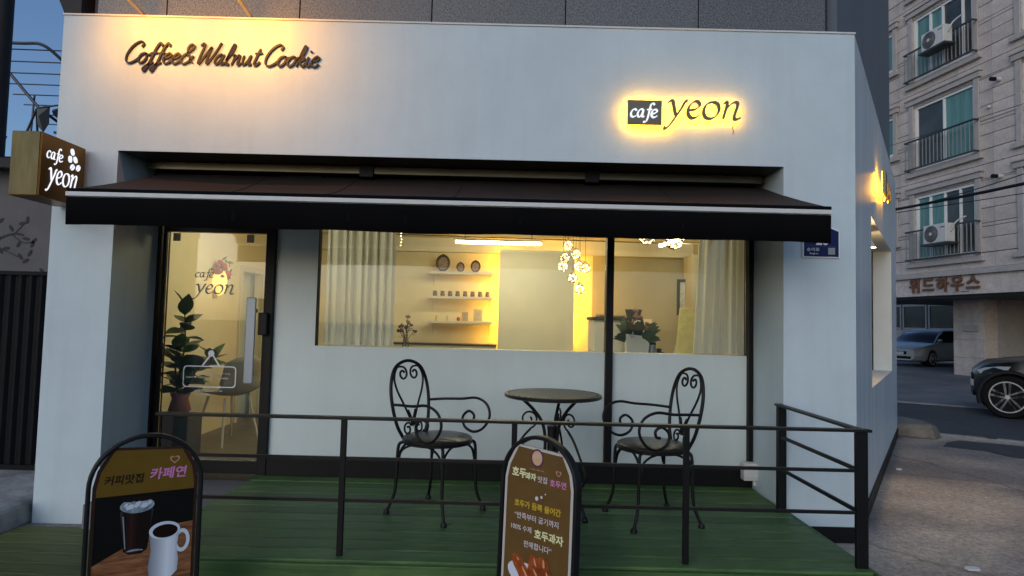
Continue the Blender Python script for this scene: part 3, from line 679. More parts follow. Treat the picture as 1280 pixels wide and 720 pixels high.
for cx, cz, ro in ((.265, .335, 1.9), (.248, .285, 1.6), (.295, .292, 2.1), (.272, .238, .9), (.325, .245, 1.0)):
    for sgn in (-1, 1):
        h = ell(cx, cz, .022, .0135, 9, 0 if sgn > 0 else pi, pi if sgn > 0 else 2*pi, ro)
        dx, dz = -sin(ro)*.003*sgn, cos(ro)*.003*sgn
        bn.prism([(p[0]+dx, p[1]+dz) for p in h], -.006, -.003)
bn.build('coffee_beans', 'sign_white', fc_)
# house number plate
ap = thing('number_plate', 'blue house number plate 26 on the right pillar below the awning corner', 'sign', (2.045, YF, 0))
pent = [(-.125, 1.852), (.125, 1.852), (.125, 2.035), (0, 2.085), (-.125, 2.035)]
MB().prism(pent, -.012, -.001).build('backing', 'white_print', ap, bevel=.003); MB().prism([(x*.92, 1.955+(z-1.955)*.92) for x, z in pent], -.0135, -.0121).build('panel', 'blue_plate', ap)
text('number', '26', .085, 'white_print', ap, .005, -.0142, 1.965, bold=.002); text('street_name', '송이로', .026, 'white_print', ap, -.055, -.0142, 1.905, sx=1.2); text('street_name', 'Songi-ro', .017, 'white_print', ap, -.050, -.0142, 1.880)
MB().box(.045, .09, -.0145, -.0136, 1.875, 1.92).build('code_panel', mat('code_gray', (.28, .30, .30), .6), ap); MB().box(-.10, .10, -.0143, -.0137, 1.930, 1.9315).build('divider', mat('plate_line', (.05, .09, .3), .5), ap)
# gooseneck lamps over the script lettering
def arm_lamp(x, tx, lab):
    L = thing('sign_lamp', lab, 'lamp', (x, YF, ZT), 0, 'sign lamps on the parapet')
    MB().lathe([(.03, .012), (.03, .03)], (0, .05, 0), 14).build('base', 'white_trim', L)
    pts = cr([(0, .05, .02), (0, -.1, .035), (0, -.3, .06), (0, -.42, .085), (.0, -.5, .06)], 5)
    MB().tube(pts, .0125, 10).build('arm', mat('lamp_arm', (.45, .40, .32), .4), L, smooth=True)
    tgt = Vector((tx-x, 0, -.15)); hp = Vector((0, -.52, .05)); d = (tgt-hp).normalized()
    qq = d.to_track_quat('-Z', 'Y').to_euler()
    MB().lathe([(.02, .05), (.035, .03), (.05, -.03), (.052, -.05), (.047, -.05), (.044, -.03), (.02, .0)], (0, 0, 0), 18).build('head', mat('lamp_head', (.03, .03, .03), .4), L, smooth='auto', loc=hp, rot=qq)
    MB().lathe([(.001, -.012), (.036, -.012), (.036, -.02), (.001, -.02)], (0, 0, 0), 16).build('bulb', 'bulb', L, loc=hp, rot=qq)
    for nm, en, sz, bl, rad in (('beam', 26, 11, 1., .012), ('flood', 7, 54, 1., .02), ('spill', 22, 158, 1., .03)):
        ld = bpy.data.lights.new('lamp_'+nm, 'SPOT'); ld.energy = en; ld.color = (1, .36, .0); ld.spot_size = R(sz); ld.spot_blend = bl; ld.shadow_soft_size = rad
        lo = bpy.data.objects.new('lamp_'+nm, ld); C.objects.link(lo); lo.parent = L; lo.location = hp+d*.045; lo.rotation_euler = qq
arm_lamp(-2.55, -2.375, 'warm gooseneck lamp over the word Coffee at the left end of the parapet')
arm_lamp(-1.818, -1.70, 'warm gooseneck lamp over the words Walnut Cookie on the parapet')
# lamp in the side window niche
q = sw(1.95, 0, -.10); nl = thing('niche_lamp', 'small warm lamp hanging in the side wall window niche', 'lamp', (q[0], q[1], 2.32))
MB().tube([(0, 0, 0), (0, 0, -.09)], .02, 10).build('stem', 'shelf_white', nl); MB().lathe([(.03, -.08), (.06, -.12), (.085, -.17), (.08, -.17), (.05, -.12)], (0, 0, 0), 18).build('shade', 'shelf_white', nl, smooth='auto'); MB().sphere((0, 0, -.155), .04).build('bulb', 'bulb', nl, smooth=True)
ld = bpy.data.lights.new('niche_light', 'POINT'); ld.energy = 22; ld.color = (1, .60, .26); ld.shadow_soft_size = .05; lo = bpy.data.objects.new('niche_light', ld); C.objects.link(lo); lo.parent = nl; lo.location = (0, 0, -.22)
# junction box
jbx = thing('junction_box', 'white weatherproof socket box at the foot of the right mullion', 'socket', (1.758, YG-.10, .335))
MB().box(-.055, .045, -.025, .052, -.06, .065).build('housing', 'plastic_white', jbx, bevel=.008); MB().box(-.06, .05, -.033, -.026, -.035, .055).build('cover', 'plastic_white', jbx, bevel=.004); MB().tube([(.03, .0, -.06), (.03, .0, -.095)], .012, 8).build('cable_gland', 'plastic_white', jbx)

# ================================================================== GARDEN FURNITURE
def spiral(c, r0, r1, a0, a1, n=16):
    return [(c[0]+(r0+(r1-r0)*i/n)*cos(R(a0+(a1-a0)*i/n)), c[1]+(r0+(r1-r0)*i/n)*sin(R(a0+(a1-a0)*i/n))) for i in range(n+1)]
def garden_chair(lab, loc, rz):
    T = thing('garden_chair', lab, 'chair', loc, rz, 'wrought iron garden chairs')      # faces +x
    MB().lathe([(.001, .432), (.205, .432), (.213, .440), (.213, .450), (.20, .458), (.10, .463), (.001, .464)], (0, 0, 0), 36).build('seat', 'seat_iron', T, smooth='auto')
    MB().tube([(.207*cos(2*pi*i/36), .207*sin(2*pi*i/36), .428) for i in range(36)], .008, 8, closed=True).build('seat_ring', 'iron', T, smooth=True)
    for sx, sy in ((1, 1), (1, -1), (-1, 1), (-1, -1)):
        p = cr([(.145*sx, .145*sy, .428), (.168*sx, .165*sy, .40), (.172*sx, .168*sy, .25), (.18*sx, .175*sy, .12), (.215*sx, .2*sy, .012)], 5)
        lg = MB().tube(p, .0098, 8).build('leg', 'iron', T, smooth=True)
        MB().lathe([(.012, .028), (.019, .012), (.019, 0)], (.215*sx, .2*sy, 0), 12).build('foot', 'iron', lg, smooth='auto')
    for a in (0, 90, 180, 270):                    # arched braces under the seat
        p = [(.168, -.160, .33), (.165, -.135, .385), (.16, -.09, .412), (.16, 0, .418), (.16, .09, .412), (.165, .135, .385), (.168, .160, .33)]
        p = [(.168, -.164, .30), (.166, -.145, .37), (.163, -.10, .405), (.16, -.05, .42)], [(.168, .164, .30), (.166, .145, .37), (.163, .10, .405), (.16, .05, .42)]
        for s in p: MB().tube([Matrix.Rotation(R(a), 3, 'Z') @ v for v in cr(s, 5)], .007, 8).build('brace', 'iron', T, smooth=True)
    lean = lambda y, z: (-.185-.26*(z-.44)**1.0*.62-.0, y, z)     # leaning back plane
    hoop = cr([(-.15, .115), (0, 0)], 2)
    hp = [(.095, .425), (.150, .52), (.178, .66), (.168, .78), (.115, .87), (.0, .905)]
    full = [(-y, z) for y, z in hp]+[(y, z) for y, z in hp[::-1]][1:]
    MB().tube([lean(p.x, p.y) for p in cr([(a, b, 0) for a, b in full], 6)], .0105, 10).build('back_hoop', 'iron', T, smooth=True)
    h = MB()
    for s in (1, -1):
        heart = [(.0, .50), (.06, .62), (.118, .72), (.138, .80), (.105, .865), (.055, .868)]
        curl = spiral((.055, .825), .043, .014, 90, 90+430, 18)
        pts = [(a, b, 0) for a, b in heart[:-1]]+[(a, b, 0) for a, b in curl]
        h.tube([lean(p.x*s, p.y) for p in cr(pts, 3)], .0068, 8)
        low = [(.0, .56), (.03, .51)]
        sp = spiral((.052, .485), .042, .012, 150, 150-450, 18)
        h.tube([lean(p.x*s, p.y) for p in cr([(a, b, 0) for a, b in [(-.035, .60)]+sp], 3)], .0062, 8)
    h.build('back_scroll', 'iron', T, smooth=True)
    for s in (1, -1):
        p0 = lean(.172*s, .645)
        arm = [p0, (-.12, .215*s, .655), (.0, .245*s, .662), (.11, .255*s, .675), (.19, .255*s, .64), (.215, .25*s, .565), (.17, .245*s, .49), (.10, .238*s, .462), (.035, .235*s, .49), (.02, .235*s, .55), (.065, .235*s, .59), (.105, .235*s, .57), (.10, .235*s, .535), (.075, .235*s, .53)]
        MB().tube(cr(arm, 5), .0085, 8).build('armrest', 'iron', T, smooth=True)
    return T
garden_chair('black wrought iron garden chair left of the bistro table', (-.435, 3.88, D), R(-31))
garden_chair('black wrought iron garden chair right of the bistro table', (.875, 3.83, D), R(180+15))
tb = thing('bistro_table', 'round black wrought iron bistro table between the two chairs', 'table', (.275, 3.97, D), R(20))
MB().lathe([(.001, .700), (.296, .700), (.306, .704), (.308, .718), (.302, .724), (.288, .724), (.286, .7205), (.001, .7205)], (0, 0, 0), 48).build('tabletop', 'seat_iron', tb, smooth='auto')
sl_ = MB()
for i in range(-13, 14):
    x = i*.0205; h = math.sqrt(max(0, .28**2-x*x)); sl_.box(x-.0075, x+.0075, -h, h, .7206, .7240)
sl_.build('top_slats', mat('slat_iron', (.030, .027, .022), .32, var=.4, scale=40), tb)
MB().lathe([(.033, .30), (.030, .34), (.030, .48), (.034, .52)], (0, 0, 0), 14).build('stem', 'iron', tb, smooth='auto')
for a in (0, 120, 240):
    def ax(p): return Matrix.Rotation(R(a-70), 3, 'Z') @ Vector((p[0], 0, p[1]))
    up_ = cr([(.205, 0, .698), (.125, 0, .625), (.065, 0, .54), (.045, 0, .44), (.045, 0, .33), (.04, 0, .28)], 5)
    MB().tube([ax((p.x, p.z)) for p in up_], .0105, 8).build('support', 'iron', tb, smooth=True)
    leg = [(.14, .505), (.19, .45), (.245, .36), (.285, .275), (.27, .205), (.20, .165), (.13, .19), (.095, .25), (.06, .27)]
    lg = MB().tube([ax((p.x, p.y)) for p in cr([(x, z, 0) for x, z in leg], 5)], .0075, 8)
    foot = [(.05, .26), (.12, .19), (.20, .135), (.265, .08), (.292, .008)]
    lg.tube([ax((p.x, p.y)) for p in cr([(x, z, 0) for x, z in foot], 5)], .010, 8)
    f0 = ax((.292, 0)); lg.lathe([(.012, .03), (.019, .012), (.019, 0)], tuple(f0), 12)
    lg.build('leg', 'iron', tb, smooth=True)
    MB().tube([ax((p.x, p.y)) for p in cr([(x, z, 0) for x, z in [(.14, .505)]+spiral((.155, .565), .060, .016, 255, 255-480, 20)], 3)], .0062, 8).build('scroll', 'iron', tb, smooth=True)

# ================================================================== A-BOARDS
def a_board(lab, loc, rz, edge):
    T = thing('pavement_sign', lab, 'sign board', loc, rz, 'arched pavement signs')
    H, W2, lean = .878, .21, .03
    def arch(hw, zt, z0, n=18, k=.62):
        top = [(hw*cos(pi*i/n), zt-hw*.98+hw*.98*sin(pi*i/n)) for i in range(n+1)]
        return [(hw, z0)]+top+[(-hw, z0)]
    def pl(p, side=1, off=0.): return (p[0], side*(-.015-lean*(1-p[1]/H))-side*off, p[1])
    f = math.atan2(lean, H)
    ou, inn = arch(W2, H, .03, 26), arch(W2-.017, H-.017, .03, 26); n = len(ou); fr = MB()
    fr.v = [(x, y, z) for y in (-.022, .022) for ring in (ou, inn) for x, z in ring]
    for i in range(n-1):
        fr.f += [(i, i+1, n+i+1, n+i), (2*n+i, 3*n+i, 3*n+i+1, 2*n+i+1), (i, 2*n+i, 2*n+i+1, i+1), (n+i, n+i+1, 3*n+i+1, 3*n+i)]
    fr.f += [(0, n, 3*n, 2*n), (n-1, 3*n-1, 4*n-1, 2*n-1)]
    fo = fr.build('frame', 'board_frame', T, smooth='auto', bevel=.006); fo.location = (0, -lean, 0); fo.rotation_euler = (-f, 0, 0)
    for sx in (-1, 1): MB().box(sx*(W2-.02)-.02, sx*(W2-.02)+.02, -lean-.16, -lean+.20, 0, .032).build('foot', 'board_frame', T, bevel=.006)
    # panel face in its own tilted frame
    P = bpy.data.objects.new('panel', None)
    body = [(W2-.022, .07), (W2-.022, .675), (W2-.034, .74), (W2-.075, .815), (-W2+.085, .828), (-W2+.036, .74), (-W2+.022, .675), (-W2+.022, .07)]
    pan = MB().prism(body, -.006, .006).build('panel', edge, T); pan.location = (0, -.006-lean, 0); pan.rotation_euler = (-f, 0, 0)
    MB().prism(body, .0065, .008).build('rear_panel', 'board_brown_edge', pan)
    inner = [(x*.93, .07+(z-.07)*.982+.004) for x, z in body]
    return T, pan, inner
def fl(par, pts, m, k, name='print'): return MB().prism(pts, -.0062-.0005*k, -.0060-.0005*k).build(name, m, par)
def heart(par, cx, cz, s, m, k):
    o = []
    for i in range(26):
        t = 2*pi*i/26; o.append((cx+s*(16*sin(t)**3)/16, cz+s*(13*cos(t)-5*cos(2*t)-2*cos(3*t)-cos(4*t))/16))
    inn = [(cx+(x-cx)*.68, cz+(z-cz)*.66) for x, z in o]; n = len(o)
    mb = MB(); mb.add([(x, -.0062-.0005*k, z) for x, z in o+inn], [(i, (i+1) % n, n+(i+1) % n, n+i) for i in range(n)]); mb.build('print', m, par)
T, pan, inner = a_board('arched pavement sign showing iced coffee and a white mug', (-1.50, 2.64, 0), R(32), 'board_brown_edge')
fl(pan, inner, 'print_ochre', 0, 'poster')
U = .072
def up1(p): return [(x, z+U if z > .2 else z) for x, z in p]
low = [(.176, .078), (.176, .637), (-.176, .637), (-.176, .078)]
fl(pan, low, 'print_black', 1)
fl(pan, up1([(-.176, .30), (-.09, .345), (.03, .40), (.06, .43), (.11, .425), (.176, .43), (.176, .215), (-.02, .21), (-.176, .205)]), 'print_wood', 2)
fl(pan, [(-.176, .205+U), (-.02, .21+U), (.176, .215+U), (.176, .078), (-.176, .078)], 'print_brown', 2)
fl(pan, up1([(-.089, .50), (.029, .50), (.012, .34), (-.008, .325), (-.052, .325), (-.072, .34)]), 'print_glass_round', 3)
fl(pan, ell(-.030, .518+U, .061, .030), 'print_ice', 4); fl(pan, ell(-.03, .543+U, .056, .010, 20), 'print_cola', 5)
fl(pan, ell(-.032, .337+U, .030, .008, 16, 0, pi), 'print_ice', 4)
for cx, cz, r_, a_, m_ in ((-.055, .515, .014, .3, 'print_mug'), (-.030, .523, .013, .9, 'print_plate'), (-.005, .516, .014, .5, 'print_mug'), (-.018, .503, .011, .1, 'print_mugshade'), (.012, .524, .009, .7, 'print_plate'), (-.045, .531, .008, .2, 'print_mugshade'), (-.07, .524, .007, .8, 'print_mug')):
    fl(pan, ell(cx, cz+U, r_*1.3, r_*.75, 5, 0, 2*pi, a_), m_, 6)
mg = up1([(.018, .395), (.026, .33), (.018, .26), (.024, .225), (.06, .205), (.10, .21), (.125, .235), (.128, .28), (.120, .33), (.128, .40)])
hd = ell(.138, .355+U, .030, .048, 20); hi = ell(.138, .355+U, .017, .032, 20)
mb = MB(); mb.add([(x, -.0080, z) for x, z in hd+hi], [(i, (i+1) % 20, 20+(i+1) % 20, 20+i) for i in range(20)]); mb.build('print', 'print_mug', pan)
fl(pan, mg, 'print_mug_round', 5)
fl(pan, up1([(-.081, .48), (-.076, .48), (-.064, .35), (-.068, .35)]), 'print_mugshade', 5)
fl(pan, ell(.073, .405+U, .057, .036), 'print_mug', 7); fl(pan, ell(.075, .402+U, .046, .027), 'print_coffee', 8)
text('lettering', '커피맛집', .040, 'print_darktext', pan, -.080, -.0068, .697, .0004, .0010, .95, .12); text('lettering', '카페연', .050, 'print_pink', pan, .078, -.0068, .708, .0004, .0012, 1.0, .12)
heart(pan, .098, .765, .019, 'print_pale_pink', 1)
T, pan, inner = a_board('arched pavement sign with walnut cookie advert in front of the table', (.148, 2.80, 0), R(-40), 'board_white_edge')
fl(pan, inner, 'print_brown', 0, 'poster')
fl(pan, ell(-.01, 0.780, .036, .040), 'print_purple', 1); fl(pan, ell(-.01, 0.780, .028, .032), 'print_lilac', 2)
pm = MB(); marks(pm, -.05, .03, .726, .007, -.0070); pm.build('small_print', 'print_pale_pink', pan)
text('lettering', '호두', 0.0450, 'print_cream', pan, -.108, -.0068, 0.700, .0004, .0016); text('lettering', '과자', 0.0324, 'print_cream', pan, -.042, -.0068, 0.693, .0004, .0013)
text('lettering', '맛집', 0.0306, 'print_white', pan, .024, -.0068, 0.689, .0004, .0002); text('lettering', '호두연', 0.0324, 'print_pink', pan, .108, -.0068, 0.685, .0004, .0006)
heart(pan, .108, .732, .015, 'print_pale_pink', 1)
for x, z, r in ((-.004, .607, .0085), (.022, .617, .006), (.042, .633, .003)): fl(pan, ell(x, z, r, r*1.1, 12), 'print_white', 1)
text('lettering', '호두가 듬뿍 들어간', 0.0324, 'print_yellow', pan, 0, -.0068, 0.567, .0004, .0009); text('lettering', '“반죽부터 굽기까지', 0.0306, 'print_white', pan, -.002, -.0068, 0.515, .0004, .0002)
text('lettering', '100% 수제', 0.0288, 'print_white', pan, -.085, -.0068, 0.463, .0004, .0002); text('lettering', '호두과자', 0.0423, 'print_cream', pan, .068, -.0068, 0.453, .0004, .0014)
text('lettering', '판매합니다”', 0.0306, 'print_white', pan, .01, -.0068, 0.400, .0004, .0002)
fl(pan, ell(.0, .25, .155, .062, 28, 0, 2*pi, -.25), 'print_plate', 1)
for i, (x, z, a, s, l) in enumerate(((-.085, .26, 2.3, .03, .055), (-.045, .215, 2.25, .034, .08), (.0, .275, 1.9, .030, .05), (.045, .285, 1.7, .034, .04), (.015, .225, 2.2, .034, .07), (.07, .235, 1.9, .034, .05), (.06, .18, 2.4, .034, .06), (.115, .215, 1.2, .03, .04))):
    fl(pan, ell(x, z+.045, l, s, 18, 0, 2*pi, a), 'print_cookie', 2+i*2); fl(pan, ell(x+.006, z+.051, l*.62, s*.16, 12, 0, 2*pi, a), 'print_cookie_hi', 3+i*2)

# ================================================================== INSIDE THE CAFE
def curtain(lab, x0, x1, y, z0, z1, folds, flare=0.):
    mb = MB(); nx, nz = folds*10, 10
    for j in range(nz+1):
        t = j/nz
        for i in range(nx+1):
            u = i/nx; a = u*folds*2*pi
            x = x0+(x1-x0)*u+.006*sin(a*.5+t*2)-flare*(1-t)*(1-u)
            mb.v.append((x, y+.028*sin(a+.5*sin(a*.37))*(1-.25*t)+.008*sin(a*2.3+t), z0+(z1-z0)*t))
    for j in range(nz):
        for i in range(nx):
            a = j*(nx+1)+i; mb.f.append((a, a+1, a+nx+2, a+nx+1))
    o = mb.build('curtain', 'curtain', None, smooth=True)
    return tag(o, lab, 'curtain', 'window curtains')
curtain('long off white curtain at the left end of the shop window', -1.44, -.90, YG+.13, 1.17, 2.34, 9)
curtain('gathered off white curtain at the right end of the shop window', 1.45, 1.80, YG+.13, 1.17, 2.34, 6, .05)
# wall shelves
shv = []
for i, (z, lab) in enumerate(((1.955, 'top white wall shelf holding oval picture frames'), (1.662, 'middle white wall shelf holding a row of brown jars'), (1.372, 'lowest white wall shelf holding figurines and picture frames'))):
    T = thing('wall_shelf', lab, 'shelf', (-.605, IB, z), 0, 'white wall shelves')
    MB().box(-.38, .38, -.24, 0, -.03, 0).build('board', 'shelf_white', T, bevel=.003)
    for x in (-.345, .345):
        MB().box(x-.008, x+.008, -.012, 0, -.16, -.031).box(x-.008, x+.008, -.16, -.012, -.045, -.031).build('bracket', 'shelf_white', T)
def oval(lab, x, z, h):
    T = thing('oval_frame', lab, 'picture frame', (x, 7.43, z+h*.06), 0, 'oval frames on the top shelf'); wv = h*.36
    o = ell(0, h*.46, wv, h*.44, 28); n_ = 28
    MB().tube([(a, 0, b) for a, b in o], h*.075, 8, closed=True).build('frame', 'oval_brown', T, smooth=True)
    MB().prism(ell(0, h*.46, wv*.95, h*.42, 24), .0, .008).build('picture', 'portrait', T)
    MB().sphere((0, 0, h*.95), h*.07, 8, 6).sphere((-h*.1, 0, h*.92), h*.05, 8, 6).sphere((h*.1, 0, h*.92), h*.05, 8, 6).box(-h*.2, h*.2, -.01, .02, -h*.06, h*.01).build('crest', 'oval_brown', T, smooth=True)
oval('largest oval dark framed portrait on the top shelf', -.83, 1.955, .20); oval('smallest oval framed portrait in the middle of the top shelf', -.62, 1.955, .115); oval('oval framed portrait at the right end of the top shelf', -.44, 1.955, .14)
ords = ('first', 'second', 'third', 'fourth', 'fifth', 'sixth', 'seventh', 'eighth')
jm = None
for i in range(8):
    T = thing('jar', '%s brown jar from the left on the middle shelf' % ords[i], 'jar', (-.915+.0895*i, 7.43, 1.662), 0, 'brown jars on the middle shelf')
    if jm is None:
        b_ = MB().lathe([(.024, 0), (.027, .006), (.027, .034), (.019, .044)], (0, 0, 0), 14).build('body', 'jar_brown', T, smooth='auto'); l_ = MB().lathe([(.023, .044), (.025, .046), (.025, .060), (.022, .064)], (0, 0, 0), 14).build('lid', 'oval_brown', T, smooth='auto'); jm = (b_, l_)
    else: inst(jm[0], T); inst(jm[1], T)
for x, lab in ((-.89, 'small gold figurine at the left end of the lowest shelf'), (-.76, 'small gold figurine beside the first on the lowest shelf')):
    o = MB().lathe([(.016, 0), (.018, .006), (.007, .014), (.012, .032), (.006, .045), (.010, .056), (.002, .066)], (0, 0, 0), 12).build('figurine', 'gold_frame', None, smooth=True, loc=(x, 7.43, 1.372)); tag(o, lab, 'figurine', 'gold figurines')
T = thing('trinket_cup', 'little red and white cup beside the small frame on the lowest shelf', 'cup', (-.625, 7.42, 1.372)); MB().lathe([(.014, 0), (.022, .01), (.024, .04), (.020, .04), (.012, .012)], (0, 0, 0), 14).build('body', 'red_flower', T, smooth='auto'); MB().sphere((.0, 0, .052), .016, 8, 6).build('stopper', 'shelf_white', T, smooth=True)
def pframe(lab, x, w_, h_, m):
    T = thing('picture_frame', lab, 'picture frame', (x, 7.46, 1.373), 0); F = MB()
    F.box(-w_/2, w_/2, -.008, .008, 0, .014); F.box(-w_/2, w_/2, -.008, .008, h_-.014, h_); F.box(-w_/2, -w_/2+.014, -.008, .008, .014, h_-.014); F.box(w_/2-.014, w_/2, -.008, .008, .014, h_-.014); F.build('frame', m, T)
    MB().box(-w_/2+.014, w_/2-.014, -.003, .004, .014, h_-.014).build('picture', 'photo_gray', T); T.rotation_euler = (-.1, 0, 0)
pframe('small gold picture frame on the lowest shelf', -.555, .075, .105, 'gold_frame'); pframe('larger silver picture frame at the right of the lowest shelf', -.40, .105, .145, mat('frame_silver', (.4, .38, .32), .4))
# vase with flowers near the sill
def flowers(par, c, n, rad, hgt, mflower, mleaf, fs=.02, base=0., rnd=3):
    rg = random.Random(rnd); stem = MB(); fl_ = MB(); lf = MB()
    for i in range(n):
        a = rg.uniform(0, 2*pi); r = rad*math.sqrt(rg.random()); h = hgt*(1-.45*(r/rad)**2)*rg.uniform(.75, 1.05)
        tip = Vector((c[0]+r*cos(a), c[1]+r*sin(a), c[2]+h))
        stem.tube(cr([(c[0], c[1], c[2]+base), (c[0]+.35*r*cos(a), c[1]+.35*r*sin(a), c[2]+h*.55), tip], 3), .0022, 5)
        for k_ in range(5):
            d = Vector((rg.gauss(0, 1), rg.gauss(0, 1), rg.gauss(0, 1))).normalized()*fs*.6
            fl_.sphere(tuple(tip+d), fs*rg.uniform(.35, .6), 6, 4)
        for k_ in range(2):
            p = Vector((c[0], c[1], c[2]+base)).lerp(tip, rg.uniform(.5, .9)); dd = Vector((cos(a+rg.uniform(-1, 1)), sin(a+rg.uniform(-1, 1)), .4)).normalized()*fs*2.2; sd = dd.cross(Vector((0, 0, 1))).normalized()*fs*.5
            lf.quad(p, p+dd*.5+sd, p+dd, p+dd*.5-sd)
    stem.build('stems', 'stem', par); fl_.build('blossoms', mflower, par, smooth=True); lf.build('leaves', mleaf, par)
T = thing('flower_vase', 'small glass vase of dark flowers by the left curtain', 'vase', (-.835, 4.98, SZ-.02)); MB().lathe([(.022, 0), (.026, .01), (.026, .05), (.014, .09), (.018, .11)], (0, 0, 0), 14).build('vase', 'globe_glass', T, smooth='auto'); flowers(T, (0, 0, .02), 9, .075, .24, 'dried_flower', 'leaf_dark', .02, .0, 5)
MB().box(-.05, .05, -.05, .05, -.015, 0).build('coaster', 'shelf_white', T)
# lights
T = thing('tube_light', 'bright linear ceiling light above the wall shelves', 'light', (-.153, 6.5, 0)); MB().box(-.445, .445, -.018, .018, 2.186, 2.212).build('tube', 'tube_light', T); MB().box(-.455, .455, -.022, .022, 2.2125, 2.235).build('housing', 'shelf_white', T)
for x in (-.35, .35): MB().tube([(x, 0, 2.235), (x, 0, IC)], .004, 6).build('hanger', 'cable', T)
T = thing('tube_light', 'linear ceiling light seen end on near the right curtain', 'light', (1.715, 6.5, 0), R(96)); MB().box(-.5, .5, -.018, .018, 2.262, 2.288).build('tube', 'tube_light', T); MB().box(-.51, .51, -.022, .022, 2.2885, 2.31).build('housing', 'shelf_white', T); MB().tube([(.3, 0, 2.31), (.3, 0, IC)], .004, 6).build('hanger', 'cable', T)
T = thing('tube_light', 'linear ceiling light running along the shop window behind the awning', 'light', (.5, 4.98, 0)); MB().box(-.6, .6, -.018, .018, 2.30, 2.33).build('tube', 'tube_light', T); MB().box(-.62, .62, -.022, .022, 2.331, 2.36).build('housing', 'shelf_white', T)
T = thing('tube_light', 'linear ceiling light above the entrance hidden behind the awning', 'light', (-1.9, 5.7, 0), R(90)); MB().box(-.47, .47, -.018, .018, 2.30, 2.33).build('tube', 'tube_light', T); MB().box(-.48, .48, -.022, .022, 2.331, 2.36).build('housing', 'shelf_white', T)
tr = MB().tube([(-2.4, 6.3, 2.25), (-.6, 6.32, 2.235), (.6, 6.3, 2.22), (1.9, 6.25, 2.20)], .006, 6).build('ceiling_cable', mat('cable_gray', (.12, .11, .08), .6)); tag(tr, 'thin cable strung across the cafe ceiling', 'cable')
def globe(par, c, r, rnd):
    rg = random.Random(rnd)
    MB().sphere(c, r, 14, 10).build('globe', 'globe_glass', par, smooth=True)
    b = MB()
    for i in range(30):
        d = Vector((rg.gauss(0, 1), rg.gauss(0, 1), rg.gauss(0, 1))).normalized()*r*rg.uniform(.55, .92); b.sphere((c[0]+d.x, c[1]+d.y, c[2]+d.z), r*.075, 5, 4)
    b.build('fairy_bulbs', 'fairy', par); MB().lathe([(.008, r*.9), (.022, r*.95), (.018, r*1.25), (.004, r*1.3)], c, 10).build('cap', 'gold_frame', par, smooth='auto')
T = thing('pendant_cluster', 'cluster of sparkling glass globe pendants in front of the partition', 'pendant', (.61, 6.2, IC))
MB().lathe([(.09, 0), (.09, -.02), (.02, -.03)], (0, 0, 0), 18).build('canopy', 'gold_frame', T, smooth='auto')
for i, (x, z, dy) in enumerate(((.55, 2.15, 0), (.525, 2.03, .05), (.625, 2.06, -.04), (.50, 1.94, -.03), (.665, 1.955, .06), (.725, 1.93, 0), (.605, 1.83, .03), (.67, 1.72, -.02))):
    globe(T, (x-.61, dy, z-IC), .052, 20+i); MB().tube([(x-.61, dy, z-IC+.06), (x-.61, dy, -.01)], .0022, 5).build('cord', 'cable', T)
for x, z, r, lab in ((1.27, 2.225, .085, 'globe pendant half hidden by the valance right of the mullion'), (1.53, 2.185, .085, 'larger lower globe pendant nearest the right curtain')):
    T = thing('globe_pendant', lab, 'pendant', (x, 5.9, z), 0, 'single globe pendants'); globe(T, (0, 0, 0), r, int(x*100)); MB().tube([(0, 0, r), (0, 0, IC-z)], .003, 5).build('cord', 'cable', T)
T = thing('fairy_lights', 'string of tiny warm lights hanging beside the left curtain', 'fairy lights', (-.885, 4.9, 0)); MB().tube([(0, 0, 2.3), (.004, .01, 2.1), (-.003, 0, 1.96)], .0015, 5).build('wire', 'cable', T); b = MB(); [b.sphere((.003*((i % 3)-1), .004, 1.96+.024*i), .0045, 6, 4) for i in range(14)]; b.build('bulbs', 'fairy', T)
# counter things
T = thing('coffee_machine', 'cream coffee machine on the counter behind the centre mullion', 'coffee machine', (.86, 5.5, 1.112))
MB().box(-.16, .16, -.17, .2, .02, .30).build('body', 'shelf_white', T, bevel=.015); MB().box(-.17, .17, -.18, .21, .301, .325).build('cup_tray', 'rim_dark', T, bevel=.004); MB().box(-.10, .12, -.15, .15, .326, .355).build('cups', mat('cup_tan', (.35, .24, .12), .5), T, bevel=.01); MB().box(-.17, .17, -.20, .2, 0, .019).build('base', 'rim_dark', T); MB().box(.161, .27, -.16, .2, .02, .29).build('grinder', 'rim_dark', T, bevel=.02); MB().lathe([(.05, .29), (.075, .40), (.07, .40)], (.215, 0, 0), 14).build('hopper', 'rim_dark', T, smooth='auto')
T = thing('flower_bag', 'dried flowers and dark leaves in a white paper bag on the counter', 'flowers', (1.055, 5.24, 1.112))
bg = MB(); bg.add([(-.085, -.04, 0), (.085, -.04, 0), (.085, .04, 0), (-.085, .04, 0), (-.105, -.055, .19), (.10, -.055, .17), (.10, .055, .18), (-.105, .055, .2)], [(0, 1, 5, 4), (1, 2, 6, 5), (2, 3, 7, 6), (3, 0, 4, 7), (0, 3, 2, 1)]); bg.build('bag', mat('bag_white', (.78, .76, .70), .7), T); MB().tube(cr([(-.045, -.052, .185), (-.04, -.058, .27), (0, -.058, .30), (.04, -.058, .27), (.045, -.052, .18)], 5), .005, 6).build('handle', 'bag_white', T); flowers(T, (0, 0, .02), 13, .12, .37, 'dried_flower', 'leaf_dark', .026, .02, 9)
lf = MB()
for i in range(22):
    a = i*2.4; d = Vector((cos(a), sin(a)*.5-.2, .35+.5*sin(i))).normalized()*.19; p = Vector((.02*cos(a), .02*sin(a), .17)); sd = d.cross(Vector((0, 1, 0))).normalized()*.04; lf.quad(p, p+d*.5+sd, p+d, p+d*.5-sd)
lf.build('large_leaves', 'leaf_dark', T)
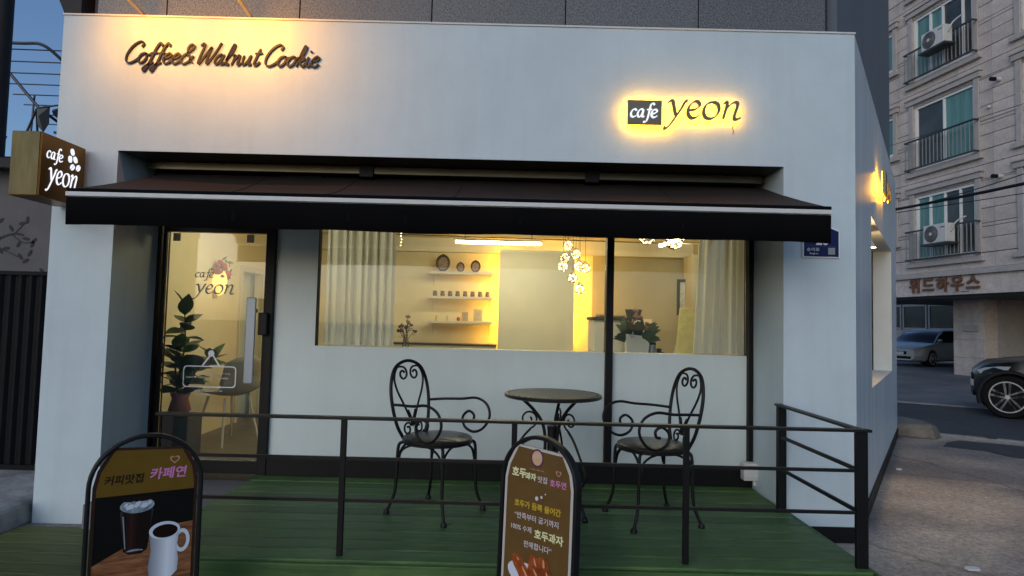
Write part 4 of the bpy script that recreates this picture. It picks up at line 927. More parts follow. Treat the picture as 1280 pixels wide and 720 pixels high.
for x, r, h, m, lab in ((1.185, .032, .13, 'steel', 'tall steel canister on the counter right of the flowers'), (1.245, .02, .075, 'rim_dark', 'short dark canister on the counter beside the steel one'), (1.275, .014, .045, 'rim_dark', 'smallest dark pot on the counter at the right of the canisters')):
    T = thing('canister', lab, 'canister', (x, 5.25, 1.112), 0, 'canisters on the counter'); MB().lathe([(r, 0), (r, h*.8), (r*.9, h*.82)], (0, 0, 0), 16).build('body', m, T, smooth='auto'); MB().lathe([(r*1.05, h*.8), (r*1.05, h*.95), (r*.3, h)], (0, 0, 0), 16).build('lid', 'rim_dark', T, smooth='auto')
T = thing('menu_board', 'yellow menu board leaning by the right curtain', 'menu', (1.50, 5.22, 1.112), R(-8)); MB().add([(-.13, -.03, 0), (.03, -.03, 0), (.045, .05, .42), (-.085, .05, .42), (-.13, -.015, 0), (.03, -.015, 0), (.045, .065, .42), (-.085, .065, .42)], [(0, 1, 2, 3), (4, 7, 6, 5), (0, 4, 5, 1), (1, 5, 6, 2), (2, 6, 7, 3), (3, 7, 4, 0)]).build('left_leaf', 'menu_paper', T, bevel=.01); o = MB().box(0, .11, -.01, .01, 0, .40).build('right_leaf', 'menu_paper2', T, bevel=.004); o.location = (.04, .02, 0); o.rotation_euler = (-.12, 0, R(20))
T = thing('paper_stand', 'white card leaning against the menu board', 'card', (1.385, 5.36, 1.112)); MB().add([(0, 0, 0), (.05, 0, 0), (.085, .03, .10), (.035, .03, .10), (0, .006, 0), (.05, .006, 0), (.085, .036, .10), (.035, .036, .10)], [(0, 1, 2, 3), (4, 7, 6, 5), (0, 4, 5, 1), (1, 5, 6, 2), (2, 6, 7, 3), (3, 7, 4, 0)]).build('card', 'paper', T); MB().box(.03, .06, .04, .07, 0, .07).build('stand', 'ac_dark', T)
T = thing('wall_frame', 'dark framed fixture on the wall behind the right curtain', 'frame', (1.98, 7.14, 1.6)); F = MB(); F.box(-.09, .0, -.02, .005, .28, .31); F.box(-.09, -.06, -.02, .005, -.1, .279); F.build('frame', 'rim_dark', T); MB().box(-.06, 0, -.01, .004, -.1, .279).build('glass', 'photo_gray', T)
so_ = MB().box(-.05, .05, -.012, 0, -.03, .03).build('wall_socket', 'shelf_white', None, bevel=.004, loc=(1.66, IB, 1.42)); tag(so_, 'pale socket plate on the back wall above the counter', 'socket')
# seen through the door
T = thing('rubber_plant', 'rubber plant with broad dark leaves in a grey planter behind the door', 'plant', (-2.645, 5.06, .226))
MB().box(-.13, .13, -.12, .12, 0, .34).build('planter', 'pot_gray', T, bevel=.01); MB().box(-.12, .12, -.11, .11, .34, .345).build('soil', 'stem', T)
wrap = MB().lathe([(.05, .345), (.085, .38), (.06, .47), (.075, .52)], (.0, 0, 0), 12); wrap.build('wrap', 'pink_plastic', T, smooth=True)
st_ = MB()
stems = [cr([(0, 0, .34), (-.02, .0, .6), (.01, .01, .9), (.0, .0, 1.20)], 5), cr([(0, 0, .34), (.05, -.02, .55), (.15, -.03, .72), (.27, -.03, .80)], 5), cr([(0, 0, .34), (-.04, .02, .55), (-.07, .03, .75), (-.06, .03, .88)], 5)]
for s_ in stems: st_.tube(s_, [.011*(1-.6*i/len(s_)) for i in range(len(s_))], 7)
st_.build('stems', 'stem', T, smooth=True)
def leafmesh(par, m):
    mb = MB(); rows = 6; L = .215; Wd = .068
    for i in range(rows+1):
        t = i/rows; wv = Wd*sin(pi*t**.8)*(1 if t < 1 else 0)+.001; z = -.05*t*t*L*6*.5; x = L*t
        mb.v += [(x, -wv, z+.012*sin(pi*t)), (x, 0, z), (x, wv, z+.012*sin(pi*t))]
    for i in range(rows):
        a = i*3; mb.f += [(a, a+1, a+4, a+3), (a+1, a+2, a+5, a+4)]
    o = mb.build('leaf', m, par, smooth=True); return o
L0 = leafmesh(T, 'leaf'); L1 = leafmesh(T, 'leaf_dark'); rg = random.Random(4); cnt = 0
for s_, nn, t0 in ((stems[0], 26, .30), (stems[1], 26, .30), (stems[2], 20, .30)):
    for i in range(nn):
        t = t0+(1-t0)*i/(nn-1); p = s_[min(int(t*(len(s_)-1)), len(s_)-1)]; a = i*2.4+rg.uniform(-.4, .4)
        o = (L0 if cnt == 0 else L1 if cnt == 1 else inst(L0 if rg.random() > .45 else L1, T)); cnt += 1
        o.location = p; sc_ = rg.uniform(.7, 1.1)*(.75 if t > .95 else 1); o.scale = (sc_,)*3; o.rotation_euler = (rg.uniform(-.5, .5), -.35-(.8 if t > .93 else .0)+rg.uniform(-.4, .4), a)
T = thing('shell_chair', 'grey shell chair with pale legs seen through the glass door', 'chair', (-2.55, 5.72, .226), R(150))
sh = MB(); nu, nv_ = 10, 10
prof = [(.22, .44), (.12, .425), (0, .42), (-.12, .43), (-.19, .47), (-.225, .55), (-.245, .64), (-.26, .73), (-.27, .80)]
for i, (px, pz) in enumerate(prof):
    for j in range(nu+1):
        u = -1+2*j/nu; wv = .225*(1-.25*(i/(len(prof)-1))**2); bend = .05*u*u
        sh.v.append((px+(bend*1.6 if i > 4 else 0), u*wv, pz+(bend if i <= 4 else 0)-(.06*u*u if i == len(prof)-1 else 0)))
for i in range(len(prof)-1):
    for j in range(nu): a = i*(nu+1)+j; sh.f.append((a, a+1, a+nu+2, a+nu+1))
o = sh.build('shell', 'chair_shell', T, smooth=True); md = o.modifiers.new('thick', 'SOLIDIFY'); md.thickness = .012
for sx, sy in ((1, 1), (1, -1), (-1, 1), (-1, -1)): MB().tube([(.12*sx, .12*sy, .415), (.2*sx, .19*sy, 0)], [.013, .009], 8).build('leg', 'chair_leg_white', T, smooth='auto')
T = thing('wall_sconce', 'warm oval wall lamp crowned with red flowers on the cream wall', 'lamp', (IL, 6.18, 1.55)); o = MB().sphere((0, 0, 0), .07, 16, 10, 1.9).build('shade', mat('sconce_glow', (.8, .5, .15), .4, emit=(1, .6, .16), estr=.9), T, smooth=True, loc=(.05, 0, .15)); MB().box(0, .02, -.03, .03, -.01, .3).build('back_plate', 'gold_frame', T)
b = MB(); g = MB(); rg = random.Random(12)
for i in range(9): b.sphere((.06+rg.uniform(-.02, .05), rg.uniform(-.10, .06), .27+rg.uniform(-.05, .10)), rg.uniform(.025, .042), 8, 6)
for i in range(26):
    p = Vector((.06+rg.uniform(-.02, .05), rg.uniform(-.10, .14), .25+rg.uniform(-.08, .12))); d = Vector((rg.uniform(-.2, .5), rg.uniform(-1, 1), rg.uniform(-.6, .8))).normalized()*.08; sd = d.cross(Vector((1, 0, 0))).normalized()*.018; g.quad(p, p+d*.5+sd, p+d, p+d*.5-sd)
b.build('flowers', 'red_flower', T, smooth=True); g.build('foliage', 'leaf_dark', T)
T = thing('side_table', 'pale cafe table edge behind the shell chair', 'table', (-2.1, 6.3, .226)); MB().box(-.35, .35, -.3, .3, .70, .73).build('tabletop', 'shelf_white', T, bevel=.006); MB().lathe([(.2, 0), (.2, .015), (.03, .03), (.03, .70)], (0, 0, 0), 18).build('pedestal', 'rim_dark', T, smooth='auto')

# ================================================================== STREET AT RIGHT: VILLA
V = thing('villa_building', 'beige stone clad apartment villa raised on pilotis across the street', 'building', (13.1, 19, 0), R(8))
ZV0, ZV1 = 2.50, 13.2
MB().box(.15, 9, -9, 5.2, ZV0+.02, ZV1).build('core_wall', 'villa_joint', V)
MB().box(-.02, .2, -9, 5.2, ZV0, 3.06).build('sign_band', 'villa_stone', V)
MB().box(-.12, .2, -9, 5.25, 3.061, 3.16).box(-.07, .2, -9, 5.22, 3.161, 3.23).build('cornice', 'villa_trim', V, bevel=.01)
MB().box(.201, 8.9, -8.9, 5.15, ZV0-.06, ZV0+.019).build('pilotis_soffit', mat('soffit_gray', (.10, .10, .10), .8), V)
ops = []
for kf in range(4):
    zb = 3.64+2.93*kf
    ops += [(-1.25, 1.0, zb+.02, zb+2.06), (1.88, 2.7, zb+.75, zb+2.06), (-4.9, -2.72, zb+.02, zb+2.06)]
pm_ = {}; zc = 3.235; rowi = 0
while zc < ZV1-.1:
    z1_ = min(zc+.4185, ZV1)
    cuts = sorted({zc, z1_}|{o[2] for o in ops if zc < o[2] < z1_}|{o[3] for o in ops if zc < o[3] < z1_})
    for za, zb_ in zip(cuts, cuts[1:]):
        if zb_-za < .03: continue
        blk = sorted((o[0], o[1]) for o in ops if o[2] < (za+zb_)/2 < o[3])
        segs = []; y0 = -5.6
        for a, b in blk: segs.append((y0, a)); y0 = b
        segs.append((y0, 4.6))
        for a, b in segs:
            if b-a < .05: continue
            ys = [a]+[v for v in [-5.6+.35+(rowi % 2)*.0+1.14*i for i in range(10)] if a+.12 < v < b-.12]+[b]
            for ya, yb in zip(ys, ys[1:]):
                key = (round(yb-ya, 3), round(zb_-za, 3))
                if key not in pm_: pm_[key] = MB().box(0, .148, .006, key[0]-.006, .009, key[1]-.009).build('stone_panel', 'villa_stone', V); o = pm_[key]
                else: o = inst(pm_[key], V)
                o.location = (random.uniform(-.004, .004), ya, za)
    zc = z1_; rowi += 1
def villa_window(y0, y1, z0, z1, cols, mats, rail):
    F = MB(); fx0, fx1 = .03, .11
    F.box(fx0, fx1, y0, y0+.095, z0, z1); F.box(fx0, fx1, y1-.095, y1, z0, z1); F.box(fx0, fx1, y0+.07, y1-.07, z1-.07, z1); F.box(fx0, fx1, y0+.07, y1-.07, z0, z0+.07)
    for c in cols: F.box(fx0+.005, fx1-.005, c-.035, c+.035, z0+.07, z1-.07)
    w_ = F.build('window', 'window_white', V, bevel=.006)
    ed = [y0+.07]+list(cols)+[y1-.07]
    for a, b, m in zip(ed, ed[1:], mats): MB().box(.085, .095, a+.036, b-.036, z0+.07, z1-.07).build('pane', m, w_)
    t = MB(); t.box(-.05, .0-.002, y0-.18, y0-.005, z0-.1, z1+.1); t.box(-.05, -.002, y1+.005, y1+.18, z0-.1, z1+.1); t.box(-.09, -.002, y0-.26, y1+.26, z1+.101, z1+.26); t.box(-.13, -.002, y0-.3, y1+.3, z1+.261, z1+.31); t.box(-.11, -.002, y0-.28, y1+.28, z0-.24, z0-.101)
    t.build('window_surround', 'villa_trim', V, bevel=.01)
    if rail:
        r_ = MB(); ry0, ry1 = y0-.19, y1+.19
        for z in (z0+.88, z0-.03): r_.box(-.22, -.17, ry0, ry1, z, z+.045); r_.box(-.17, -.05, ry0, ry0+.04, z, z+.04); r_.box(-.17, -.05, ry1-.04, ry1, z, z+.04)
        ro = r_.build('balcony_rail', 'rail_gray', V)
        bb = MB(); n_ = 19
        for i in range(n_): yy = ry0+.03+(ry1-ry0-.06)*i/(n_-1); bb.box(-.205, -.185, yy-.011, yy+.011, z0+.016, z0+.879)
        bb.build('bars', 'rail_bar', ro)
for kf in range(4):
    zb = 3.64+2.93*kf
    pats = [((-.13-.55, -.13, -.13+.56), ('pane_dark', 'pane_dark', 'pane_teal', 'pane_teal')), ((-.13,), ('pane_teal', 'pane_dark')), ((-.85, -.13, .35), ('pane_dark', 'pane_dark', 'pane_teal', 'pane_teal')), ((-.13,), ('pane_dark', 'pane_teal'))][kf]
    villa_window(-1.25, 1.0, zb+.02, zb+2.06, pats[0], pats[1], True)
    villa_window(1.88, 2.7, zb+.75, zb+2.06, (2.29,), ('pane_teal', 'pane_dark'), False)
    villa_window(-4.9, -2.72, zb+.02, zb+2.06, (-3.8,), ('pane_dark', 'pane_teal'), False)
# pilotis: column, shaded walls, rear windows
for nm, bx_ in (('pier', (1.72, 2.6, .27, 1.41)),):
    for i, (za, zb_) in enumerate(((0, .58), (.585, 1.16), (1.165, 1.75), (1.755, 2.438))): MB().box(bx_[0], bx_[1], bx_[2], bx_[3], za, zb_).build('pier_block', 'villa_stone', V, bevel=.006)
MB().box(3.6, 3.9, -8.5, 1.2, 0, 2.438).build('pilotis_wall', 'villa_stone', V); MB().box(2.2, 3.59, .10, .262, 0, 2.437).build('pilaster', 'villa_trim', V)
MB().box(1.66, 1.719, .45, 1.0, 1.42, 1.62).build('mail_plate', 'villa_trim', V, bevel=.01)
MB().box(8.0, 8.2, 3, 16, 0, 1.45).build('pilotis_low_wall', 'villa_stone', V); MB().box(8.25, 8.4, 1, 16, 0, 2.9).build('pilotis_rear_wall', 'dark_wall', V)
for a, b in ((7.6, 9.6), (9.7, 11.2), (11.3, 12.8)):
    w_ = MB().box(8.1, 8.2, a, b, 1.46, 1.56).box(8.1, 8.2, a, b, 2.6, 2.7).box(8.1, 8.2, a, a+.08, 1.56, 2.6).box(8.1, 8.2, b-.08, b, 1.56, 2.6).build('rear_window', 'villa_trim', V); MB().box(8.14, 8.16, a+.08, b-.08, 1.56, 2.6).build('pane', 'pane_dark', w_)
for z in (8.42, 5.70, 11.3): MB().tube([(.02, -2.07, z), (-.16, -2.07, z-.01)], .055, 12).build('vent_pipe', 'ac_white', V, smooth='auto'); MB().tube([(-.161, -2.07, z-.01), (-.3, -2.07, z-.015)], .058, 12).build('vent_cowl', 'rim_dark', V, smooth='auto')
MB().sphere((-.04, -1.75, 7.75), .05, 10, 8).build('door_lamp', 'ac_white', V, smooth=True)
VS = thing('villa_sign', 'rusty Korean raised lettering on the band of the stone villa', 'sign', (13.1, 19, 0), R(8))
for i, ch in enumerate('위드하우스'):
    o = text('letter', ch, .50, 'rust_letter', VS, -.055, .98-.535*i, 2.80+.0*i, .05, .014); o.rotation_euler = (0, 0, R(-90))
MB().box(-.03, -.021, -1.0, -.72, 2.57, 2.59).build('small_plate', 'rust_letter', VS)
def ac(lab, y, z):
    T = thing('air_conditioner', lab, 'air conditioner', (13.1, 19, 0), R(8), 'outdoor units on the villa balconies')
    T.location = Vector((13.1, 19, 0))+Matrix.Rotation(R(8), 3, 'Z') @ Vector((-.38, y, z))
    MB().box(-.16, .15, -.42, .42, 0, .56).build('casing', 'ac_white', T, bevel=.02)
    MB().lathe([(.001, -.012), (.235, -.012), (.25, -.002), (.25, .01)], (-.165, .12, .28), 28, 'x').build('fan_grille', 'ac_dark', T, smooth='auto')
    g = MB()
    for r in (.06, .1, .14, .18, .22): g.tube([(-.182, .12+r*cos(2*pi*i/24), .28+r*sin(2*pi*i/24)) for i in range(24)], .005, 5, closed=True)
    g.build('guard_rings', 'rail_bar', T); MB().lathe([(.001, 0), (.05, 0), (.05, .008)], (-.19, .12, .28), 14, 'x').build('hub', 'ac_white', T)
    MB().box(-.163, -.1601, -.38, -.22, .43, .46).build('badge', 'ac_dark', T); MB().box(-.2, .18, -.5, .5, -.06, -.002).build('bracket', 'rail_gray', T)
    MB().tube(cr([(.0, -.42, .3), (.02, -.52, .5), (.1, -.6, .62), (.16, -.78, .7)], 5), .022, 7).build('pipe', 'ac_white', T, smooth=True)
ac('white outdoor air conditioner unit on the upper balcony of the villa', -.35, 10.03); ac('white outdoor air conditioner unit on the lowest balcony above the villa sign', -.35, 4.04)
# cables
def cable(lab, a, b, sag, r):
    A, B_ = Vector(a), Vector(b); p = [A.lerp(B_, i/20)-Vector((0, 0, sag*4*(i/20)*(1-i/20))) for i in range(21)]
    tag(MB().tube(p, r, 6).build('overhead_cable', 'cable', None, smooth=True), lab, 'cable', 'overhead cables')
cable('thick black overhead cable crossing in front of the lowest villa balcony', (8.36, 16.4, 4.25), (9.68, 6.5, 4.08), .10, .03)
cable('thin overhead cable just under the thick cable by the villa', (8.36, 16.4, 4.20), (9.9, 6.5, 3.7), .02, .008)
cable('thin overhead cable looping above the thick cable at right', (8.3, 16.4, 4.25), (9.5, 6.5, 4.9), .42, .010)
cable('upper thin cable crossing the middle villa balcony', (8.3, 16.4, 5.75), (10.2, 6.5, 5.55), .05, .006)
# ---------------------------------------------------------------- cars
def loft(rings, cap=True):
    mb = MB(); n_ = len(rings[0])
    for r in rings: mb.v += [tuple(p) for p in r]
    for i in range(len(rings)-1):
        for k_ in range(n_): mb.f.append((i*n_+k_, i*n_+(k_+1) % n_, (i+1)*n_+(k_+1) % n_, (i+1)*n_+k_))
    if cap: mb.f += [tuple(range(n_))[::-1], tuple((len(rings)-1)*n_+k_ for k_ in range(n_))]
    return mb
def interp(tab, x):
    for (a, va), (b, vb_) in zip(tab, tab[1:]):
        if x <= b:
            t = (x-a)/(b-a); t = t*t*(3-2*t)*.5+t*.5; return va+(vb_-va)*t
    return tab[-1][1]
def car(name, lab, cat, loc, rz, L, W, top, wid, zb, belt, roof, xf, xr, wr, paint, steer=0., clad=None, spokes=5):
    """front at x=0 heading -x; rear at x=L"""
    T = thing(name, lab, cat, loc, rz)
    def ring(x):
        hw = interp(wid, x)*W/2; zt = interp(top, x); b0 = interp(zb, x)
        h = [(0, b0), (hw*.80, b0), (hw*.95, b0+.07), (hw*.995, b0+.2), (hw, b0+(zt-b0)*.55), (hw*.985, b0+(zt-b0)*.78), (hw*.93, zt-.03), (hw*.80, zt), (0, zt+.025)]
        return [(x, y, z) for y, z in h]+[(x, -y, z) for y, z in h[-2:0:-1]]
    xs_ = [L*i/36 for i in range(37)]; bm_ = loft([ring(x) for x in xs_])
    body = bm_.build('body', paint, T, smooth='auto')
    cut = MB()
    for x in (xf, xr):
        for s in (1, -1): cut.lathe([(wr*1.16, s*W*.30), (wr*1.16, s*W*.60)], (x, 0, wr), 28, 'y')
    co = cut.build('cutter', 'rim_dark', None)
    md = body.modifiers.new('arch', 'BOOLEAN'); md.object = co; md.operation = 'DIFFERENCE'; md.solver = 'EXACT'
    co.parent = T
    bpy.context.view_layer.update(); dg = bpy.context.evaluated_depsgraph_get(); me = bpy.data.meshes.new_from_object(body.evaluated_get(dg))
    body.modifiers.clear(); body.data = me; bpy.data.objects.remove(co)
    me.polygons.foreach_set('use_smooth', [True]*len(me.polygons)); me.set_sharp_from_angle(angle=R(38))
    # greenhouse
    g0, g1 = roof[0][0], roof[-1][0]
    def gr(x, k_=1., lift=0.):
        hw = interp(wid, x)*W/2; b0 = interp(top, x)-.05; z = max(interp(roof, x), b0+.02)+lift
        h = [(hw*.90*k_, b0), (hw*(.90-.17*(z-b0)/.5)*k_, z-.05), (hw*(.84-.2*(z-b0)/.5)*k_, z-.008), (0, z+.02)]
        return [(x, y, zz_) for y, zz_ in h]+[(x, -y, zz_) for y, zz_ in h[-2::-1]]
    gx_ = [g0+(g1-g0)*i/22 for i in range(23)]
    loft([gr(x) for x in gx_]).build('glasshouse', 'car_glass', T, smooth='auto')
    pk = max(v for _, v in roof); rx = [x for x in gx_ if interp(roof, x) > pk-.10]
    rr_ = [[p for p in gr(x, 1.006, .008)[1:6]] for x in rx]
    mb = MB(); n_ = 5
    for r in rr_: mb.v += r
    for i in range(len(rr_)-1):
        for k_ in range(n_-1): mb.f.append((i*n_+k_, i*n_+k_+1, (i+1)*n_+k_+1, (i+1)*n_+k_))
    o = mb.build('roof', paint, T, smooth=True); md = o.modifiers.new('t', 'SOLIDIFY'); md.thickness = .012
    for s in (0, 6):
        for frac, nm in ((0, 'front_pillar'), (.48, 'centre_pillar'), (1, 'rear_pillar')):
            if frac == 0: p = [gr(x, 1.004)[1 if s == 0 else 5] for x in gx_ if x <= rx[0]+.01]
            elif frac == 1: p = [gr(x, 1.004)[1 if s == 0 else 5] for x in gx_ if x >= rx[-1]-.01]
            else: x = g0+(g1-g0)*frac; q_ = gr(x, 1.004); p = [q_[0], q_[1]] if s == 0 else [q_[6], q_[5]]
            if len(p) > 1: MB().tube(p, .032 if frac != .48 else .028, 6).build(nm, paint if frac != .48 else 'rim_dark', T, smooth='auto')
    for x, sd in ((xf, 1), (xf, -1), (xr, 1), (xr, -1)):
        wh = bpy.data.objects.new('wheel', None); C.objects.link(wh); wh.parent = T; wh.location = (x, sd*(W/2-.125), wr); wh.rotation_euler = (0, 0, (0 if sd > 0 else pi)+(R(steer) if x == xf else 0))
        rm = wr*.74
        MB().lathe([(rm, -.10), (wr*.93, -.11), (wr, -.08), (wr, .08), (wr*.93, .11), (rm, .10)], (0, 0, 0), 36, 'y').build('tyre', 'tyre', wh, smooth='auto')
        MB().lathe([(.001, .03), (rm*.9, .03), (rm*.92, .05)], (0, 0, 0), 30, 'y').build('rim_backing', 'rim_dark', wh)
        b = MB().tube([(rm*.955*cos(2*pi*i/40), .095, rm*.955*sin(2*pi*i/40)) for i in range(40)], rm*.05, 6, closed=True)
        for i in range(spokes):
            a = 2*pi*i/spokes+.3; d = Vector((cos(a), 0, sin(a))); t_ = Vector((-sin(a), 0, cos(a)))
            for off in (-.5, .5): 
                p0 = d*rm*.10+t_*off*rm*.16; p1 = d*rm*.95+t_*off*rm*.34
                b.add([tuple(p0-t_*.014+Vector((0, .10, 0))), tuple(p0+t_*.014+Vector((0, .10, 0))), tuple(p1+t_*.018+Vector((0, .10, 0))), tuple(p1-t_*.018+Vector((0, .10, 0))), tuple(p0-t_*.02+Vector((0, .06, 0))), tuple(p0+t_*.02+Vector((0, .06, 0))), tuple(p1+t_*.024+Vector((0, .06, 0))), tuple(p1-t_*.024+Vector((0, .06, 0)))], [(0, 1, 2, 3), (7, 6, 5, 4), (0, 4, 5, 1), (1, 5, 6, 2), (2, 6, 7, 3), (3, 7, 4, 0)])
        b.lathe([(.001, .105), (rm*.14, .105), (rm*.18, .06)], (0, 0, 0), 14, 'y'); b.build('rim', 'rim', wh, smooth='auto')
        if clad:
            ar = [(x+wr*1.17*cos(pi*i/20), sd*(interp(wid, x)*W/2+.004), wr+wr*1.17*sin(pi*i/20)) for i in range(-2, 23)]
            MB().tube(ar, .035, 6).build('arch_trim', clad, T, smooth='auto')
        MB().lathe([(wr*1.1, -.14), (wr*1.1, -.12)], (0, 0, 0), 20, 'y').build('arch_liner', 'rim_dark', wh)
    hx = .02
    for s in (1, -1):
        zz2 = interp(top, .25)-.14; x0_ = .06; pts = []
        for x, dz in ((.04, -.02), (.14, .03), (.30, .06), (.46, .07), (.42, .0), (.22, -.055), (.07, -.075)):
            pts.append((x, s*(interp(wid, x)*W/2*(.985 if x > .1 else .97)+.006), zz2+dz))
        mb = MB(); mb.add(pts+[(p[0]+.02, p[1]-s*.05, p[2]) for p in pts], [tuple(range(7)), tuple(range(13, 6, -1))]+[(i, (i+1) % 7, (i+1) % 7+7, i+7) for i in range(7)]); mb.build('headlight', 'lamp_lens', T, smooth='auto')
        mx_ = g0+.28; my = s*(interp(wid, mx_)*W/2+.06); mz = interp(top, mx_)+.09
        MB().sphere((mx_, my, mz), .085, 10, 8, .75).bar((mx_+.02, my, mz-.03), (mx_+.04, my-s*.14, mz-.08), .05, .03).build('mirror', paint, T, smooth=True)
        MB().box(g0+1.0, g0+1.2, s*(W/2*.995)-.015, s*(W/2*.995)+.015, interp(top, g0+1)-.16, interp(top, g0+1)-.13).build('door_handle', paint, T, bevel=.006)
        MB().box(L-.05, L+.01, s*W*.34-.14, s*W*.34+.14, .75, .9).build('tail_light', 'red_flower', T, bevel=.01)
    hw0 = W/2*interp(wid, 0)
    MB().box(-.025, .03, -hw0*.55, hw0*.55, interp(top, 0)-.19, interp(top, 0)-.07).build('grille', 'rim_dark', T, bevel=.01); MB().box(-.02, .06, -hw0*.8, hw0*.8, .30, .40).build('air_intake', 'rim_dark', T, bevel=.01)
    MB().box(-.035, .01, -.26, .26, .46, .57).build('number_plate', 'paper', T, bevel=.003)
    return T
# silver saloon in the pilotis; its front axle near (16.5, 24.5)
hd_ = Vector((-.86, -.51)); ra = math.atan2(-hd_.y, -hd_.x); lat = Vector((hd_.y, -hd_.x))
W_s = 1.78; fx = .92
org = Vector((16.55, 24.7))+hd_*fx-Vector((-sin(ra), cos(ra)))*(-W_s/2+.12)*(1)
car('parked_saloon', 'silver saloon car parked under the villa behind the stone pier', 'car', (org.x, org.y, .004), ra, 4.55, W_s,
    [(0, .66), (.12, .74), (.5, .84), (1.2, .93), (1.5, .96), (3.6, 1.0), (4.3, 1.03), (4.55, .95)], [(0, .72), (.12, .86), (.4, .96), (1.0, 1.0), (3.6, 1.0), (4.3, .93), (4.55, .8)], [(0, .24), (.3, .18), (4.2, .2), (4.55, .3)],
    None, [(1.05, .90), (1.9, 1.34), (2.3, 1.45), (3.0, 1.46), (3.5, 1.38), (4.15, 1.03)], fx, 3.57, .315, 'car_silver', spokes=7)
# dark crossover on the side street; its near front wheel touches down at (8.04, 10.26)
hd_ = Vector((-.827, .563)); ra = math.atan2(-hd_.y, -hd_.x); W_c = 1.84; fx = .44; yax = Vector((-sin(ra), cos(ra)))
org = Vector((8.13, 10.22))+hd_*fx+yax*(W_c/2-.10)
car('parked_crossover', 'black crossover car on the side street cut off by the right edge', 'car', (org.x, org.y, .006), ra, 4.35, W_c,
    [(0, .74), (.06, .82), (.25, .91), (.7, .97), (1.2, 1.03), (3.6, 1.08), (4.35, 1.02)], [(0, .45), (.06, .62), (.2, .84), (.5, .97), (1.0, 1.0), (3.6, 1.0), (4.35, .86)], [(0, .32), (.25, .24), (3.9, .26), (4.35, .4)],
    None, [(.95, .98), (1.75, 1.5), (2.1, 1.62), (3.3, 1.62), (3.9, 1.5), (4.3, 1.06)], fx, 3.25, .345, 'car_black', steer=-16, clad='rim_dark')

# ================================================================== LEFT OF THE CAFE
cb = MB(); pts = [(-3.10, 3.80), (-3.09, 4.9), (-5.5, 4.9), (-5.5, 3.3), (-4.2, 3.35), (-3.6, 3.6)]
cb.flat(pts, -.02, .15); tag(cb.build('concrete_step', 'rough_concrete', None, bevel=.03), 'rough weathered concrete step left of the white pillar', 'step')
fn = thing('steel_fence', 'black corrugated steel fence beside the left pillar', 'fence', (0, 4.9, .15))
cf = MB(); n_ = 150; prof = []
for i in range(n_+1):
    x = -6.2+3.08*i/n_; ph = (i % 4); prof.append((x, (0, 0, -.022, -.022)[ph]))
cf.v = [(x, y, z) for x, y in prof for z in (.02, 1.50)]; cf.f = [(i*2, i*2+2, i*2+3, i*2+1) for i in range(n_)]
o = cf.build('corrugated_sheet', 'fence_black', fn); md = o.modifiers.new('t', 'SOLIDIFY'); md.thickness = .002
MB().box(-6.2, -3.12, -.04, .02, 1.501, 1.53).build('top_rail', 'fence_black', fn); MB().box(-6.2, -3.12, -.04, .02, 0.0, .04).build('bottom_rail', 'fence_black', fn)
gw = thing('neighbour_wall', 'grey plastered wall with painted black branch mural behind the fence', 'wall', (0, 6.5, 0))
MB().box(-9, -3.12, 0, .25, 0, 2.86).build('wall', 'gray_plaster', gw); MB().add([(-9, -.25, 2.95), (-4.75, -.25, 2.80), (-4.6, .6, 2.85), (-9, .6, 3.0), (-9, -.25, 3.05), (-4.75, -.25, 2.90), (-4.6, .6, 2.95), (-9, .6, 3.10)], [(0, 1, 2, 3), (4, 5, 6, 7), (0, 1, 5, 4), (1, 2, 6, 5), (2, 3, 7, 6), (3, 0, 4, 7)]).build('roof_edge', 'roof_dark', gw)
mu = MB()
def ln(p, w_): ribbon(mu, p, w_, w_, None, -.004, -.001, 4)
ln([(-5.60, 1.70), (-5.46, 1.86), (-5.42, 2.02), (-5.36, 2.12), (-5.22, 2.17), (-5.12, 2.16)], .022); ln([(-5.36, 2.12), (-5.44, 2.24), (-5.42, 2.34)], .014); ln([(-5.22, 2.17), (-5.14, 2.26), (-5.09, 2.31)], .010); ln([(-5.25, 2.165), (-5.12, 2.08), (-5.0, 2.10)], .010); ln([(-5.42, 2.02), (-5.28, 1.98), (-5.1, 1.9)], .010)
rg = random.Random(8)
for (cx, cz) in ((-5.42, 2.36), (-5.38, 2.32), (-5.44, 2.28), (-5.09, 2.32), (-5.13, 2.27), (-5.0, 2.12), (-5.02, 2.05), (-5.08, 2.13), (-5.15, 2.06), (-5.36, 2.0), (-5.4, 2.06), (-5.3, 2.03), (-5.1, 1.89), (-5.16, 1.93), (-5.06, 1.98), (-4.92, 1.80), (-5.24, 2.22), (-5.46, 1.95)):
    mu.prism(ell(cx+rg.uniform(-.02, .02), cz+rg.uniform(-.02, .02), .040, .017, 10, 0, 2*pi, rg.uniform(0, 3)), -.005, -.001)
mu.build('mural', 'mural_black', gw)
rb = MB().box(-14, -4.8, 8.0, 14, 0, 3.36); tag(rb.build('neighbour_house', 'gray_plaster'), 'low flat roofed house behind the mural wall', 'house')
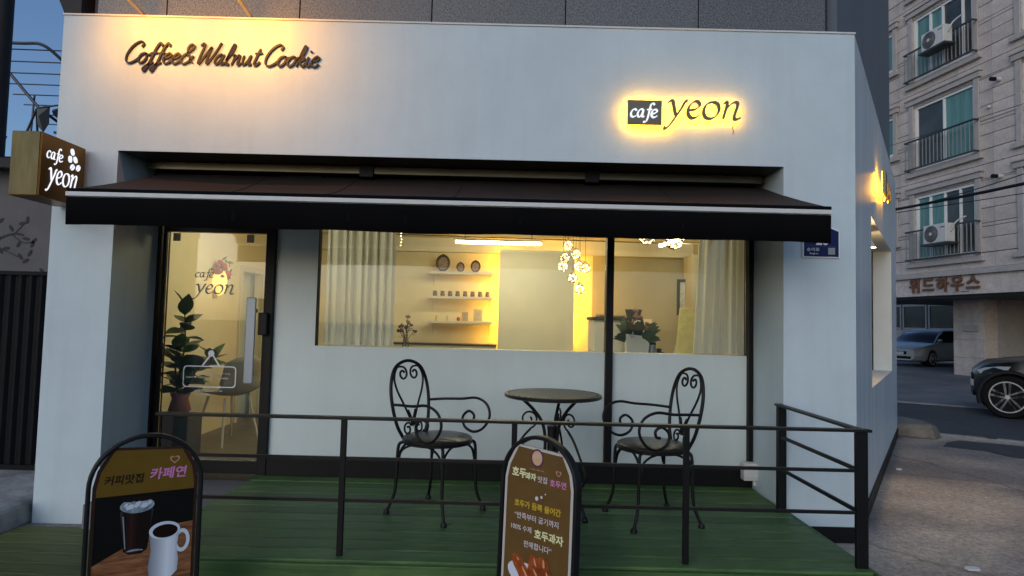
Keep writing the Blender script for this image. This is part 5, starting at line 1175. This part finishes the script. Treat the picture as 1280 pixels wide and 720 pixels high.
rk = thing('drying_rack', 'metal clothes drying rack standing on the neighbouring roof', 'drying rack', (-7.05, 9.0, 3.36))
def tb_(name, p, r=.018): return MB().tube(p, r, 7).build(name, 'rack_metal', rk, smooth='auto')
tb_('frame', cr([(-1.2, .0, 1.95), (-.3, 0, 1.94), (.05, 0, 1.92), (.28, .15, 1.72), (.36, .3, 1.62)], 6), .024)
tb_('frame', cr([(-1.2, 2.0, 1.2), (.35, 2.0, 1.16), (.5, 1.9, 1.15)], 4), .02)
for i in range(9):
    t = i/8; tb_('hanging_rod', [(-1.2, .1+1.9*t, 1.90-.72*t), (.36+.1*t, .1+1.9*t, 1.88-.72*t)], .010)
tb_('leg', [(-.62, 0, 1.72), (.05, .0, .98), (.2, .6, .75)], .022); tb_('leg', [(-.32, 0, 0), (.02, .0, .95), (.12, .0, .02)], .022); tb_('leg', [(-.1, .1, 1.2), (-.12, .1, .55), (-.2, .1, .35)], .014); tb_('leg', [(-.66, 0, 0), (-.4, 0, .55)], .02); tb_('crossbar', [(-.2, 0, .42), (.6, 0, .42)], .014); tb_('crossbar', [(-.1, .3, .22), (.6, .3, .22)], .012); tb_('crossbar', [(.05, 0, .98), (.7, .0, 1.08)], .014)
for x, z, w_, h_ in ((.02, .98, .18, .36), (.26, .96, .08, .12), (.36, .94, .12, .10), (.52, .90, .08, .12), (.38, 1.36, .06, .13)):
    cl = MB(); cl.add([(x, 0, z), (x+w_, .02, z+.03), (x+w_*.9, .05, z-h_*.6), (x+w_*.55, .03, z-h_), (x+w_*.1, 0, z-h_*.7), (x+w_*.5, -.07, z-h_*.4)], [(0, 1, 5), (1, 2, 5), (2, 3, 5), (3, 4, 5), (4, 0, 5)])
    o = cl.build('hung_cloth', 'cloth_gray', rk); md = o.modifiers.new('t', 'SOLIDIFY'); md.thickness = .01
pl_ = MB().lathe([(.14, 0), (.12, 9)], (-6.62, 8.0-.2, 0), 14); tag(pl_.build('utility_pole', 'roof_dark', None, smooth='auto'), 'dark utility pole at the left edge of the view', 'pole')
